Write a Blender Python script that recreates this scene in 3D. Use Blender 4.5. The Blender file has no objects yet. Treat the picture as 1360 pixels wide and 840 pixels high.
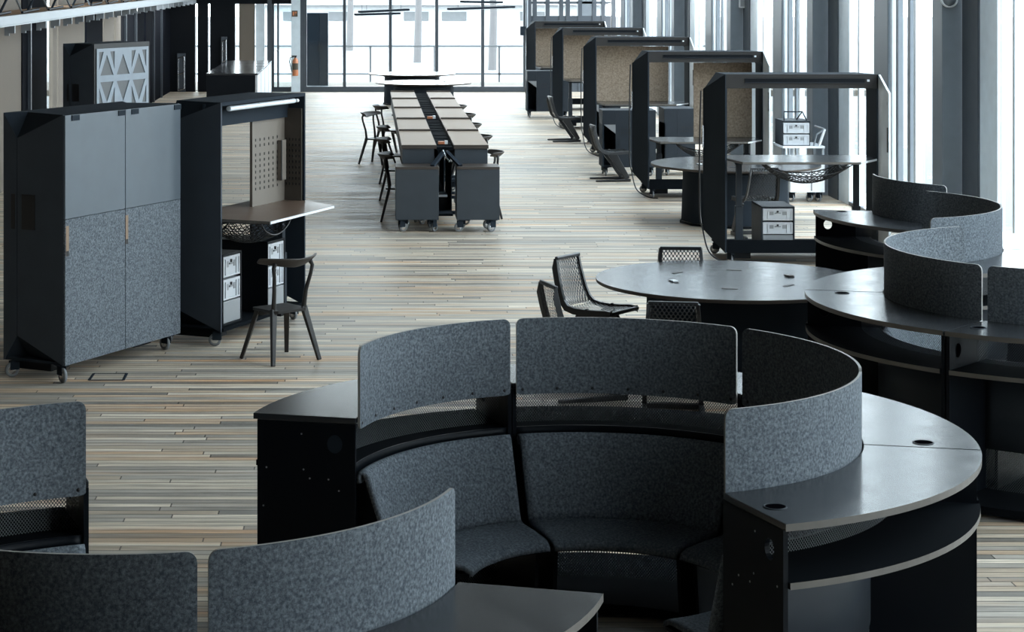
import bpy, bmesh, math, random
from mathutils import Vector, Matrix
random.seed(7)
sc = bpy.context.scene
COL = sc.collection
PI = math.pi
D = math.radians

# ------------------------------------------------------------------ materials
def nmat(name):
    m = bpy.data.materials.new(name); m.use_nodes = True
    nt = m.node_tree
    return m, nt, nt.nodes['Principled BSDF'], nt.nodes['Material Output']

def setp(b, col=None, rough=None, metal=None, spec=None, emit=None, estr=None):
    if col is not None: b.inputs['Base Color'].default_value = (*col, 1)
    if rough is not None: b.inputs['Roughness'].default_value = rough
    if metal is not None: b.inputs['Metallic'].default_value = metal
    if spec is not None: b.inputs['Specular IOR Level'].default_value = spec
    if emit is not None:
        b.inputs['Emission Color'].default_value = (*emit, 1)
        b.inputs['Emission Strength'].default_value = estr

def nn(nt, t, **kw):
    n = nt.nodes.new(t)
    for k, v in kw.items(): setattr(n, k, v)
    return n

def simple(name, col, rough=.5, metal=0., spec=.5, var=.15, scale=6.):
    """plain surface with a light procedural mottling of colour and gloss"""
    m, nt, b, o = nmat(name)
    setp(b, col, rough, metal, spec)
    tc = nn(nt, 'ShaderNodeTexCoord'); no = nn(nt, 'ShaderNodeTexNoise')
    no.inputs['Scale'].default_value = scale; no.inputs['Detail'].default_value = 5
    nt.links.new(tc.outputs['Object'], no.inputs['Vector'])
    mr = nn(nt, 'ShaderNodeMapRange')
    mr.inputs['To Min'].default_value = 1 - var; mr.inputs['To Max'].default_value = 1 + var
    nt.links.new(no.outputs['Fac'], mr.inputs['Value'])
    mx = nn(nt, 'ShaderNodeVectorMath', operation='SCALE')
    mx.inputs[0].default_value = col
    nt.links.new(mr.outputs['Result'], mx.inputs['Scale'])
    nt.links.new(mx.outputs['Vector'], b.inputs['Base Color'])
    m2 = nn(nt, 'ShaderNodeMapRange')
    m2.inputs['To Min'].default_value = max(.02, rough - .07); m2.inputs['To Max'].default_value = min(1, rough + .07)
    nt.links.new(no.outputs['Fac'], m2.inputs['Value'])
    nt.links.new(m2.outputs['Result'], b.inputs['Roughness'])
    return m

def felt(name, dark, light, k=1.):
    """pressed felt board: short light fibres over a darker ground"""
    m, nt, b, o = nmat(name)
    setp(b, dark, .95, 0, .15)
    tc = nn(nt, 'ShaderNodeTexCoord')
    n0 = nn(nt, 'ShaderNodeTexNoise'); n0.inputs['Scale'].default_value = 85 * k; n0.inputs['Detail'].default_value = 4
    n1 = nn(nt, 'ShaderNodeTexNoise'); n1.inputs['Scale'].default_value = 260 * k; n1.inputs['Detail'].default_value = 2
    n1.inputs['Distortion'].default_value = 2.5
    for n in (n0, n1): nt.links.new(tc.outputs['Object'], n.inputs['Vector'])
    ad = nn(nt, 'ShaderNodeMath', operation='ADD')
    nt.links.new(n0.outputs['Fac'], ad.inputs[0]); nt.links.new(n1.outputs['Fac'], ad.inputs[1])
    mr = nn(nt, 'ShaderNodeMapRange')
    mr.inputs['From Min'].default_value = .70; mr.inputs['From Max'].default_value = 1.36
    nt.links.new(ad.outputs[0], mr.inputs['Value'])
    pw = nn(nt, 'ShaderNodeMath', operation='POWER'); pw.inputs[1].default_value = 1.4
    nt.links.new(mr.outputs['Result'], pw.inputs[0])
    mx = nn(nt, 'ShaderNodeMix', data_type='RGBA')
    mx.inputs['A'].default_value = (*dark, 1); mx.inputs['B'].default_value = (*light, 1)
    nt.links.new(pw.outputs[0], mx.inputs['Factor'])
    nt.links.new(mx.outputs['Result'], b.inputs['Base Color'])
    bp = nn(nt, 'ShaderNodeBump'); bp.inputs['Strength'].default_value = .25; bp.inputs['Distance'].default_value = .003
    nt.links.new(ad.outputs[0], bp.inputs['Height']); nt.links.new(bp.outputs['Normal'], b.inputs['Normal'])
    return m

def perforated(name, col, pitch, hole, rough=.4):
    """sheet with a staggered grid of round holes, laid out in UV metres"""
    m, nt, b, o = nmat(name)
    setp(b, col, rough)
    uv = nn(nt, 'ShaderNodeUVMap')
    sc_ = nn(nt, 'ShaderNodeVectorMath', operation='SCALE'); sc_.inputs['Scale'].default_value = 1
    nt.links.new(uv.outputs['UV'], sc_.inputs[0])
    ds = []
    for off in ((0, 0), (.5, .5)):
        a = nn(nt, 'ShaderNodeVectorMath', operation='DIVIDE'); a.inputs[1].default_value = (pitch, pitch * 1.25, 1)
        nt.links.new(sc_.outputs['Vector'], a.inputs[0])
        a2 = nn(nt, 'ShaderNodeVectorMath', operation='ADD'); a2.inputs[1].default_value = (off[0], off[1], 0)
        nt.links.new(a.outputs['Vector'], a2.inputs[0])
        f = nn(nt, 'ShaderNodeVectorMath', operation='FRACTION'); nt.links.new(a2.outputs['Vector'], f.inputs[0])
        s = nn(nt, 'ShaderNodeVectorMath', operation='SUBTRACT'); s.inputs[1].default_value = (.5, .5, 0)
        nt.links.new(f.outputs['Vector'], s.inputs[0])
        mu = nn(nt, 'ShaderNodeVectorMath', operation='MULTIPLY'); mu.inputs[1].default_value = (1, 1.1, 0)
        nt.links.new(s.outputs['Vector'], mu.inputs[0])
        l = nn(nt, 'ShaderNodeVectorMath', operation='LENGTH'); nt.links.new(mu.outputs['Vector'], l.inputs[0])
        ds.append(l)
    mn = nn(nt, 'ShaderNodeMath', operation='MINIMUM')
    nt.links.new(ds[0].outputs['Value'], mn.inputs[0]); nt.links.new(ds[1].outputs['Value'], mn.inputs[1])
    lt = nn(nt, 'ShaderNodeMath', operation='LESS_THAN'); lt.inputs[1].default_value = hole
    nt.links.new(mn.outputs[0], lt.inputs[0])
    tr = nn(nt, 'ShaderNodeBsdfTransparent'); ms = nn(nt, 'ShaderNodeMixShader')
    nt.links.new(lt.outputs[0], ms.inputs[0]); nt.links.new(b.outputs[0], ms.inputs[1]); nt.links.new(tr.outputs[0], ms.inputs[2])
    nt.links.new(ms.outputs[0], o.inputs['Surface'])
    return m

def glass():
    m, nt, b, o = nmat('window_glass')
    nt.nodes.remove(b)
    tr = nn(nt, 'ShaderNodeBsdfTransparent'); tr.inputs['Color'].default_value = (.93, .97, .98, 1)
    gl = nn(nt, 'ShaderNodeBsdfGlossy'); gl.inputs['Roughness'].default_value = .02
    lw = nn(nt, 'ShaderNodeLayerWeight'); lw.inputs['Blend'].default_value = .5      # facing = 1 - |cos|
    pw = nn(nt, 'ShaderNodeMath', operation='POWER'); pw.inputs[1].default_value = 5
    nt.links.new(lw.outputs['Facing'], pw.inputs[0])
    fr = nn(nt, 'ShaderNodeMath', operation='MULTIPLY_ADD'); fr.inputs[1].default_value = .7; fr.inputs[2].default_value = .03
    nt.links.new(pw.outputs[0], fr.inputs[0])
    ms = nn(nt, 'ShaderNodeMixShader')
    nt.links.new(fr.outputs[0], ms.inputs[0]); nt.links.new(tr.outputs[0], ms.inputs[1]); nt.links.new(gl.outputs[0], ms.inputs[2])
    nt.links.new(ms.outputs[0], o.inputs['Surface'])
    return m

def floor_mat():
    """weathered reclaimed boards running across the hall (along X)"""
    m, nt, b, o = nmat('weathered_floorboards')
    L = nt.links
    tc = nn(nt, 'ShaderNodeTexCoord'); sp = nn(nt, 'ShaderNodeSeparateXYZ')
    L.new(tc.outputs['Object'], sp.inputs[0])
    def M_(op, a, c=None, cc=None):
        n = nn(nt, 'ShaderNodeMath', operation=op)
        for i, v in enumerate((a, c, cc)):
            if v is None: continue
            if isinstance(v, (int, float)): n.inputs[i].default_value = v
            else: L.new(v, n.inputs[i])
        return n.outputs[0]
    W = .082
    yy = M_('DIVIDE', sp.outputs['Y'], W)
    row = M_('FLOOR', yy); fy = M_('FRACT', yy)
    wn = nn(nt, 'ShaderNodeTexWhiteNoise', noise_dimensions='1D'); L.new(row, wn.inputs['W'])
    xx = M_('ADD', M_('DIVIDE', sp.outputs['X'], 1.7), M_('MULTIPLY', wn.outputs['Value'], 13.7))
    colm = M_('FLOOR', xx); fx = M_('FRACT', xx)
    cv = nn(nt, 'ShaderNodeCombineXYZ'); L.new(row, cv.inputs[0]); L.new(colm, cv.inputs[1])
    w2 = nn(nt, 'ShaderNodeTexWhiteNoise', noise_dimensions='2D'); L.new(cv.outputs[0], w2.inputs['Vector'])
    rp = nn(nt, 'ShaderNodeValToRGB'); L.new(w2.outputs['Value'], rp.inputs[0])
    cols = [(0, (.16, .16, .155)), (.12, (.28, .275, .26)), (.28, (.33, .295, .25)), (.45, (.23, .225, .215)), (.58, (.40, .38, .34)),
            (.72, (.31, .305, .29)), (.84, (.47, .45, .41)), (.92, (.37, .30, .235)), (1, (.33, .33, .32))]
    cr = rp.color_ramp; cr.interpolation = 'CONSTANT'
    while len(cr.elements) < len(cols): cr.elements.new(.5)
    for e, (p, c) in zip(cr.elements, cols): e.position = p; e.color = (*c, 1)
    # grain stretched along the boards
    mp = nn(nt, 'ShaderNodeMapping'); mp.inputs['Scale'].default_value = (.9, 34, 1); L.new(tc.outputs['Object'], mp.inputs[0])
    g = nn(nt, 'ShaderNodeTexNoise'); g.inputs['Scale'].default_value = 2.2; g.inputs['Detail'].default_value = 7; g.inputs['Roughness'].default_value = .65
    L.new(mp.outputs[0], g.inputs['Vector'])
    mr = nn(nt, 'ShaderNodeMapRange'); mr.inputs['From Min'].default_value = .3; mr.inputs['From Max'].default_value = .7
    mr.inputs['To Min'].default_value = .6; mr.inputs['To Max'].default_value = 1.75; L.new(g.outputs['Fac'], mr.inputs['Value'])
    sc1 = nn(nt, 'ShaderNodeVectorMath', operation='SCALE'); L.new(rp.outputs[0], sc1.inputs[0]); L.new(mr.outputs[0], sc1.inputs['Scale'])
    # patches of warmer wear
    p2 = nn(nt, 'ShaderNodeTexNoise'); p2.inputs['Scale'].default_value = 1.2; p2.inputs['Detail'].default_value = 4
    mp2 = nn(nt, 'ShaderNodeMapping'); mp2.inputs['Scale'].default_value = (.35, 4.0, 1); L.new(tc.outputs['Object'], mp2.inputs[0]); L.new(mp2.outputs[0], p2.inputs['Vector'])
    m3 = nn(nt, 'ShaderNodeMapRange'); m3.inputs['From Min'].default_value = .52; m3.inputs['From Max'].default_value = .72; L.new(p2.outputs['Fac'], m3.inputs['Value'])
    mxa = nn(nt, 'ShaderNodeMix', data_type='RGBA', blend_type='MULTIPLY'); mxa.inputs['B'].default_value = (1.12, .90, .72, 1)
    L.new(m3.outputs[0], mxa.inputs['Factor']); L.new(sc1.outputs['Vector'], mxa.inputs['A'])
    # joints
    e1 = M_('LESS_THAN', M_('ABSOLUTE', M_('SUBTRACT', fy, .5)), .44)
    e2 = M_('LESS_THAN', M_('ABSOLUTE', M_('SUBTRACT', fx, .5)), .4975)
    e = M_('MULTIPLY', e1, e2)
    mxb = nn(nt, 'ShaderNodeMix', data_type='RGBA'); mxb.inputs['A'].default_value = (.02, .02, .02, 1)
    warm = nn(nt, 'ShaderNodeVectorMath', operation='MULTIPLY'); warm.inputs[1].default_value = (1.25, 1.14, 1.01)
    L.new(mxa.outputs['Result'], warm.inputs[0])
    L.new(M_('ADD', M_('MULTIPLY', e, .75), .25), mxb.inputs['Factor']); L.new(warm.outputs['Vector'], mxb.inputs['B'])
    L.new(mxb.outputs['Result'], b.inputs['Base Color'])
    r = nn(nt, 'ShaderNodeMapRange'); r.inputs['To Min'].default_value = .38; r.inputs['To Max'].default_value = .66; b.inputs['Specular IOR Level'].default_value = .32
    L.new(M_('ADD', M_('MULTIPLY', w2.outputs['Value'], .5), M_('MULTIPLY', g.outputs['Fac'], .5)), r.inputs['Value'])
    L.new(r.outputs[0], b.inputs['Roughness'])
    bp = nn(nt, 'ShaderNodeBump'); bp.inputs['Strength'].default_value = .35; bp.inputs['Distance'].default_value = .004
    L.new(M_('ADD', M_('MULTIPLY', e, 1.0), M_('MULTIPLY', g.outputs['Fac'], .5)), bp.inputs['Height']); L.new(bp.outputs[0], b.inputs['Normal'])
    return m

def emis(name, col, s):
    m, nt, b, o = nmat(name); setp(b, (.8, .8, .8), .5, emit=col, estr=s); return m

M = {}
M['black'] = simple('black_laminate', (.004, .0055, .008), .45, spec=.12)
M['top'] = simple('dark_linoleum', (.026, .028, .031), .21, spec=.65, scale=9)
M['hole'] = simple('dark_hole', (.002, .002, .003), 1, spec=0)
M['feltedge'] = simple('felt_edge_backlight_tone', (.30, .29, .27), .6)  # paler than the felt: backlight on the rim put into its colour
M['brownply'] = simple('brown_ply', (.24, .16, .10), .6)
M['blackdoor'] = simple('black_door', (.007, .008, .011), .9, spec=.02)
M['wing'] = simple('window_sheen_and_white_tube', (.80, .86, .90), .3)  # wing: back window's reflection put into the colour; also the white lamp tube
M['beam'] = simple('brown_black_steel', (.040, .038, .037), .6, spec=.1)
M['matte'] = simple('matte_black', (.006, .0075, .0095), .9, spec=.02)
M['cab'] = simple('dark_steel_lightened_side', (.042, .052, .066), .6, spec=.2)  # lighter copy of the dark steel, makes up for weak light on these sides
M['ply'] = simple('pale_plywood_edge', (.095, .085, .075), .4)
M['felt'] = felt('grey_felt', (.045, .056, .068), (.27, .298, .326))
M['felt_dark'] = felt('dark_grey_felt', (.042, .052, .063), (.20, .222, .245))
M['felt_brown'] = felt('brown_felt', (.23, .175, .125), (.50, .40, .315), .45)
M['mesh'] = perforated('perforated_metal', (.085, .093, .10), .0135, .31)
M['mesh_chair'] = perforated('perforated_plastic', (.030, .033, .037), .036, .33, .30)
M['plastic'] = simple('black_plastic', (.016, .017, .019), .32)
M['bolt'] = simple('black_bolt', (.004, .004, .005), .5)
M['screw'] = simple('pale_screw', (.6, .6, .62), .3, 1.0)
M['steel'] = simple('dark_painted_steel', (.021, .028, .037), .7, spec=.06)
M['steel2'] = simple('charcoal_steel', (.026, .032, .040), .55, spec=.15)
M['door'] = simple('slate_grey_door', (.088, .109, .129), .42, spec=.5)
M['chrome'] = simple('bright_metal', (.62, .63, .65), .25, 1.0)
M['wheel'] = simple('grey_rubber', (.20, .21, .22), .5)
M['table'] = simple('taupe_linoleum', (.34, .255, .19), .55, scale=4)
M['tableedge'] = simple('dark_brown_edge', (.055, .042, .034), .5)
M['leaf'] = simple('blue_grey_front', (.040, .050, .062), .5)
M['desk'] = simple('dark_brown_desktop', (.125, .082, .058), .34, spec=.5, scale=3)
M['wood'] = simple('dark_stained_wood', (.017, .015, .014), .45)
M['white'] = simple('white_edge', (.75, .77, .80), .4)
M['crate'] = simple('light_grey_crate', (.50, .52, .55), .45)
M['crate2'] = simple('mid_grey_drawer', (.24, .25, .26), .45)
M['concrete'] = simple('tan_board_pier', (.15, .125, .10), .8, scale=2)
M['frame'] = simple('dark_window_frame', (.055, .066, .080), .4)
M['frame_l'] = simple('pale_window_frame', (.70, .78, .84), .35)
M['pillar'] = simple('slate_column', (.17, .195, .22), .45)
M['ceil'] = simple('grey_ceiling', (.16, .16, .16), .9)
M['galv'] = simple('galvanised_steel', (.26, .285, .31), .42, .6)
M['galv_d'] = simple('weathered_steel', (.12, .125, .13), .6)
M['chip'] = simple('raw_chipboard', (.33, .19, .10), .8, scale=14, var=.4)
M['red'] = simple('orange_red_paint', (.55, .20, .09), .4)
M['glass'] = glass()
M['floor'] = floor_mat()
M['snow'] = simple('pale_ground', (.20, .20, .198), .9, scale=.4)
M['tan'] = simple('pale_sand', (.085, .072, .055), .9)
M['bark'] = simple('grey_bark', (.12, .115, .115), .9)
M['render'] = simple('pale_render', (.42, .43, .44), .9)
M['lamp'] = emis('lit_tube', (.9, .97, 1), 12)
M['perfdark'] = simple('dark_brown_board', (.055, .045, .036), .55, scale=3)
M['perfwood'] = simple('grey_brown_board', (.17, .145, .12), .55, scale=3)

# ------------------------------------------------------------------ geometry helpers
class MB:
    def __init__(self): self.v = []; self.f = []; self.mats = []
    def mi(self, m):
        m = M[m] if isinstance(m, str) else m
        if m not in self.mats: self.mats.append(m)
        return self.mats.index(m)
    def add(self, vs, fs, m, uvs=None, smooth=False):
        b = len(self.v); self.v += [tuple(p) for p in vs]; k = self.mi(m)
        for f in fs: self.f.append((tuple(b + i for i in f), k, [uvs[i] for i in f] if uvs else None, smooth))
        return self
    def box(self, x0, x1, y0, y1, z0, z1, m, T=None):
        vs = [(x, y, z) for z in (z0, z1) for y in (y0, y1) for x in (x0, x1)]
        if T: vs = [T @ Vector(p) for p in vs]
        return self.add(vs, [(0, 2, 3, 1), (4, 5, 7, 6), (0, 1, 5, 4), (2, 6, 7, 3), (0, 4, 6, 2), (1, 3, 7, 5)], m)
    def prism(self, poly, z0, z1, m, mside=None, T=None, holes=()):
        """2-D outline (x, y) extruded from z0 to z1; T maps it into place; holes are outlines too"""
        tb = bmesh.new()
        loops = [poly] + list(holes); edges = []
        if holes:
            for lp in loops:
                vs = [tb.verts.new((p[0], p[1], 0)) for p in lp]
                for i in range(len(vs)): edges.append(tb.edges.new((vs[i], vs[(i + 1) % len(vs)])))
            bmesh.ops.triangle_fill(tb, use_beauty=True, edges=edges)
            tb.verts.ensure_lookup_table(); tb.verts.index_update()
            pts = [(v.co.x, v.co.y) for v in tb.verts]
            tris = []
            for f in tb.faces:
                f.normal_update()
                ix = [v.index for v in f.verts]
                tris.append(tuple(ix) if f.normal.z > 0 else tuple(reversed(ix)))
        else:
            pts = list(poly); tris = [tuple(range(len(poly)))]
        tb.free()
        area = sum(poly[i][0] * poly[(i + 1) % len(poly)][1] - poly[(i + 1) % len(poly)][0] * poly[i][1] for i in range(len(poly)))
        if not holes and area < 0: tris = [tuple(reversed(t)) for t in tris]
        tr = (lambda p: T @ Vector(p)) if T else (lambda p: p)
        n = len(pts)
        self.add([tr((x, y, z0)) for x, y in pts] + [tr((x, y, z1)) for x, y in pts],
                 [tuple(reversed(t)) for t in tris] + [tuple(i + n for i in t) for t in tris], m)
        for k, lp in enumerate(loops):
            a = sum(lp[i][0] * lp[(i + 1) % len(lp)][1] - lp[(i + 1) % len(lp)][0] * lp[i][1] for i in range(len(lp)))
            if (a < 0) == (k == 0): lp = list(reversed(lp))
            q = len(lp)
            self.add([tr((x, y, z0)) for x, y in lp] + [tr((x, y, z1)) for x, y in lp],
                     [(i, (i + 1) % q, q + (i + 1) % q, q + i) for i in range(q)], mside or m)
        return self
    def tube(self, pts, r, m, n=8, cap=True):
        pts = [Vector(p) for p in pts]; vs = []; k = len(pts)
        rs = r if isinstance(r, (list, tuple)) else [r] * k
        up = None
        for i, p in enumerate(pts):
            t = (pts[min(i + 1, k - 1)] - pts[max(i - 1, 0)]).normalized()
            if up is None: up = t.orthogonal().normalized()
            up = (up - t * up.dot(t)); up = up.normalized() if up.length > 1e-6 else t.orthogonal().normalized()
            s = t.cross(up)
            vs += [p + (up * math.cos(2 * PI * j / n) + s * math.sin(2 * PI * j / n)) * rs[i] for j in range(n)]
        fs = [(i * n + j, i * n + (j + 1) % n, (i + 1) * n + (j + 1) % n, (i + 1) * n + j) for i in range(k - 1) for j in range(n)]
        self.add(vs, fs, m, smooth=True)
        if cap: self.add(vs[:n] + vs[-n:], [tuple(reversed(range(n))), tuple(range(n, 2 * n))], m)
        return self
    def bar(self, a, b, w, d, m, w2=None, d2=None, side=None):
        """tapered rectangular bar from a to b"""
        a = Vector(a); b = Vector(b); t = (b - a).normalized()
        s = Vector(side) if side else (Vector((0, 0, 1)).cross(t) if abs(t.z) < .95 else Vector((1, 0, 0)))
        s = (s - t * s.dot(t)).normalized(); u = t.cross(s)
        w2 = w2 or w; d2 = d2 or d; vs = []
        for p, ww, dd in ((a, w, d), (b, w2, d2)):
            for i, j in ((-1, -1), (1, -1), (1, 1), (-1, 1)): vs.append(p + s * (i * ww / 2) + u * (j * dd / 2))
        return self.add(vs, [(3, 2, 1, 0), (4, 5, 6, 7), (0, 1, 5, 4), (1, 2, 6, 5), (2, 3, 7, 6), (3, 0, 4, 7)], m)
    def lathe(self, prof, m, n=48, c=(0, 0), T=None):
        vs = []
        for r, z in prof:
            for j in range(n):
                a = 2 * PI * j / n; p = (c[0] + r * math.cos(a), c[1] + r * math.sin(a), z)
                vs.append(T @ Vector(p) if T else p)
        k = len(prof)
        fs = [(i * n + j, i * n + (j + 1) % n, (i + 1) * n + (j + 1) % n, (i + 1) * n + j) for i in range(k - 1) for j in range(n)]
        return self.add(vs, fs, m, smooth=True)
    def grid(self, fn, nu, nv, m, uvfn=None, smooth=True, flip=False):
        vs = [fn(i / nu, j / nv) for i in range(nu + 1) for j in range(nv + 1)]
        uv = [uvfn(i / nu, j / nv) for i in range(nu + 1) for j in range(nv + 1)] if uvfn else None
        w = nv + 1
        fs = [(i * w + j, (i + 1) * w + j, (i + 1) * w + j + 1, i * w + j + 1) for i in range(nu) for j in range(nv)]
        if flip: fs = [tuple(reversed(f)) for f in fs]
        return self.add(vs, fs, m, uv, smooth)
    def build(self, name, parent=None, bevel=0, solid=0, sub=0, loc=None, seg=2):
        me = bpy.data.meshes.new(name)
        me.from_pydata(self.v, [], [f[0] for f in self.f])
        for m in self.mats: me.materials.append(m)
        for p, f in zip(me.polygons, self.f):
            p.material_index = f[1]; p.use_smooth = f[3]
        if any(f[2] for f in self.f):
            ul = me.uv_layers.new(name='UVMap')
            for p, f in zip(me.polygons, self.f):
                if f[2]:
                    for li, uv in zip(p.loop_indices, f[2]): ul.data[li].uv = uv
        me.update()
        o = bpy.data.objects.new(name, me); COL.objects.link(o)
        if parent: o.parent = parent
        if loc: o.location = loc
        if solid:
            s = o.modifiers.new('thickness', 'SOLIDIFY'); s.thickness = solid; s.offset = 0
        if sub:
            s = o.modifiers.new('smooth', 'SUBSURF'); s.levels = sub; s.render_levels = sub
        if bevel:
            b = o.modifiers.new('bevel', 'BEVEL'); b.width = bevel; b.segments = seg; b.limit_method = 'ANGLE'; b.angle_limit = D(50)
        return o

def tag(o, label, cat, group=None):
    o['label'] = label; o['category'] = cat
    if group: o['group'] = group
    return o
def thing(name, label, cat, loc=(0, 0, 0), rz=0, group=None):
    o = bpy.data.objects.new(name, None); COL.objects.link(o)
    o.empty_display_size = .1
    o.location = loc; o.rotation_euler = (0, 0, rz)
    return tag(o, label, cat, group)
def struct(o): o['kind'] = 'structure'; return o
def dup(root, label, loc, rz, group=None):
    def cp(o, par):
        c = o.copy(); COL.objects.link(c)
        if par: c.parent = par
        for ch in [x for x in bpy.data.objects if x.parent == o]: cp(ch, c)
        return c
    r = cp(root, None); r.location = loc; r.rotation_euler = (0, 0, rz); r['label'] = label
    if group: r['group'] = group
    return r

# ------------------------------------------------------------------ camera (level, shifted like a view camera)
F = 2730.; X0 = 486.; Y0 = -33.; H = 3.1
cam = bpy.data.cameras.new('camera'); co = bpy.data.objects.new('camera', cam); COL.objects.link(co)
co.location = (0, 0, H); co.rotation_euler = (PI / 2, 0, 0)
cam.sensor_width = 36; cam.lens = F / 1360 * 36
cam.shift_x = (680 - X0) / 1360; cam.shift_y = -(420 - Y0) / 1360
cam.clip_end = 500
sc.camera = co
def W(px, py, h=0.):
    """ground position of a photo point known to lie at height h"""
    k = (H - h) / (py - Y0)
    return Vector(((px - X0) * k, F * k, h))

# ------------------------------------------------------------------ the hall
XL, XR, YB, YF, ZC = -5.2, 6.5, 54.6, -6.0, 7.6
struct(MB().box(XL - .6, XR + .6, YF - .3, YB + .35, -.12, 0, 'floor').build('floor'))
SKY = ((4.7, 6.2),)                      # a long roof light
b = MB(); xs_ = [XL - .6] + [v for q in SKY for v in q] + [XR + .6]
for i in range(0, len(xs_), 2): b.box(xs_[i], xs_[i + 1], YF - .3, YB + .35, ZC, ZC + .2, 'ceil')
b.box(4.7, 6.2, YF - .3, 12, ZC, ZC + .2, 'ceil')
for k in range(13):
    for a_, c_ in SKY: b.box(a_, c_, YF + 5 * k - .3, YF + 5 * k + .1, ZC, ZC + .2, 'ceil')
struct(b.build('ceiling'))
for i_, (a_, c_) in enumerate(SKY): struct(MB().box(a_, c_, 12, YB, ZC + .15, ZC + .17, 'glass').build('window_%d' % (40 + i_)))
struct(MB().box(XL - .3, XR + .3, YF - .3, YF, 0, ZC, 'blackdoor').build('wall_front'))

# left wall: tan piers, black doors and narrow glazed slits
def wall_left():
    b = MB(); tr = 1
    segs = [(-6, 31.0, 'concrete', .0), (31.0, 31.25, 'black', .06), (31.25, 33.5, 'black', .0), (34.05, 34.5, 'concrete', .05),
            (34.75, 38.0, 'concrete', .0), (38.25, 40.6, 'black', .0), (40.75, 42.4, 'concrete', .0), (42.65, 43.4, 'concrete', .08),
            (43.4, 48.2, 'black', .0), (48.55, 54.6, 'black', .0)]
    for y0, y1, m, d in segs: b.box(XL - .05, XL + d * .3, y0, y1, 0, ZC, 'blackdoor' if m == 'black' else m)
    for y in (31.6, 44.2, 46.2, 50.1, 52.0): b.box(XL, XL + .05, y, y + .08, 0, 4.4, 'frame')
    struct(b.build('wall_left'))
    k = 1
    for y0, y1 in ((33.5, 34.05), (34.5, 34.75), (38.0, 38.25), (40.6, 40.75), (42.4, 42.65), (48.2, 48.55)):
        w = struct(MB().box(XL - .035, XL - .02, y0, y1, .05, ZC - .05, 'glass').build('window_%d' % k))
        MB().box(XL - .05, XL - .0, y0, y1, 0, .05, 'frame').box(XL - .05, XL - .0, y0, y1, ZC - .05, ZC, 'frame').build('window_frame', w)
        k += 1
    return k
wk = wall_left()

# back wall: the left part with doors, the glazed middle, the dark right part
def X_at(px, z=YB): return (px - X0) * z / F
def H_at(py, z=YB): return H - (py - Y0) * z / F
b = MB()
for a, c, m, d in ((226, 259, 'black', 0), (262.5, 276, 'black', 0), (279, 312, 'black', .0), (317.5, 338, 'concrete', 0), (340, 351, 'frame_l', 0),
                   (355, 361, 'frame', .05), (387, 399, 'frame_l', .12), (399, 405, 'frame', .1)):
    b.box(X_at(a), X_at(c), YB - d, YB + .25, 0, ZC, m)
b.box(X_at(312), X_at(361), YB, YB + .25, 0, .35, 'frame_l')
b.box(X_at(226), X_at(405), YB - .03, YB + .25, H_at(5), ZC, 'black')
b.box(X_at(697), X_at(705), YB - .1, YB + .25, 0, ZC, 'frame')
x1 = X_at(697); xr = XR
b.box(x1, xr, YB, YB + .25, 0, H_at(21), 'frame')
b.box(x1, xr, YB, YB + .25, H_at(5), H_at(2), 'frame')
b.box(x1, xr, YB, YB + .25, 3.6, ZC, 'frame')
for px in (710, 727, 745, 754, 770, 789, 801, 815): b.box(X_at(px) - .05, X_at(px) + .06, YB - .02, YB + .25, 0, ZC, 'frame')
b.box(X_at(771), X_at(789), YB, YB + .25, H_at(21), 3.4, 'pillar')
struct(b.build('wall_back'))
w = struct(MB().box(X_at(226), X_at(387), YB + .1, YB + .12, 0, H_at(5), 'glass').build('window_%d' % wk)); wk += 1
w = struct(MB().box(x1, xr, YB + .1, YB + .12, H_at(21), 3.6, 'glass').build('window_%d' % wk)); wk += 1
# glass door beside the extinguisher pillar
dr = struct(MB().box(X_at(361), X_at(387), YB + .06, YB + .075, .12, 2.4, 'glass').build('door_1'))
MB().box(X_at(361), X_at(387), YB + .03, YB + .10, 0, .13, 'frame').box(X_at(361), X_at(364), YB + .03, YB + .10, .1, 2.45, 'frame')\
    .box(X_at(368), X_at(370.5), YB + .02, YB + .10, .1, 2.45, 'frame').build('door_frame', dr)
MB().tube([(X_at(367), YB - .04, 1.1), (X_at(370.5), YB - .04, 1.1)], .015, 'chrome').build('door_handle', dr)
# the big back window
gw = struct(MB().box(X_at(405), X_at(697), YB + .08, YB + .10, .12, ZC, 'glass').build('window_%d' % wk)); wk += 1
m_ = MB()
for px, w_ in ((405, .1), (457.5, .085), (518.5, .085), (580, .085), (641, .085), (697, .085)):
    m_.box(X_at(px) - w_ / 2, X_at(px) + w_ / 2, YB - .06, YB + .16, .1, ZC, 'frame')
m_.build('mullions', gw, bevel=.008)
MB().box(X_at(399), X_at(700), YB - .08, YB + .18, 0, .145, 'frame').build('bottom_rail', gw, bevel=.008)
MB().box(X_at(405), X_at(697), YB - .03, YB + .12, 2.75 + .9, 2.83 + .9, 'frame').build('transom', gw)
# vertical service pole at the right edge of the big window
so = struct(MB().tube([(X_at(699.5, 53.9), 53.9, 0), (X_at(699.5, 53.9), 53.9, ZC)], .035, 'galv').build('trim_1'))
MB().box(X_at(691, 53.9), X_at(698, 53.9), 53.82, 53.98, H_at(47, 53.9), H_at(35, 53.9), 'steel').build('junction_box', so)

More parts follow.
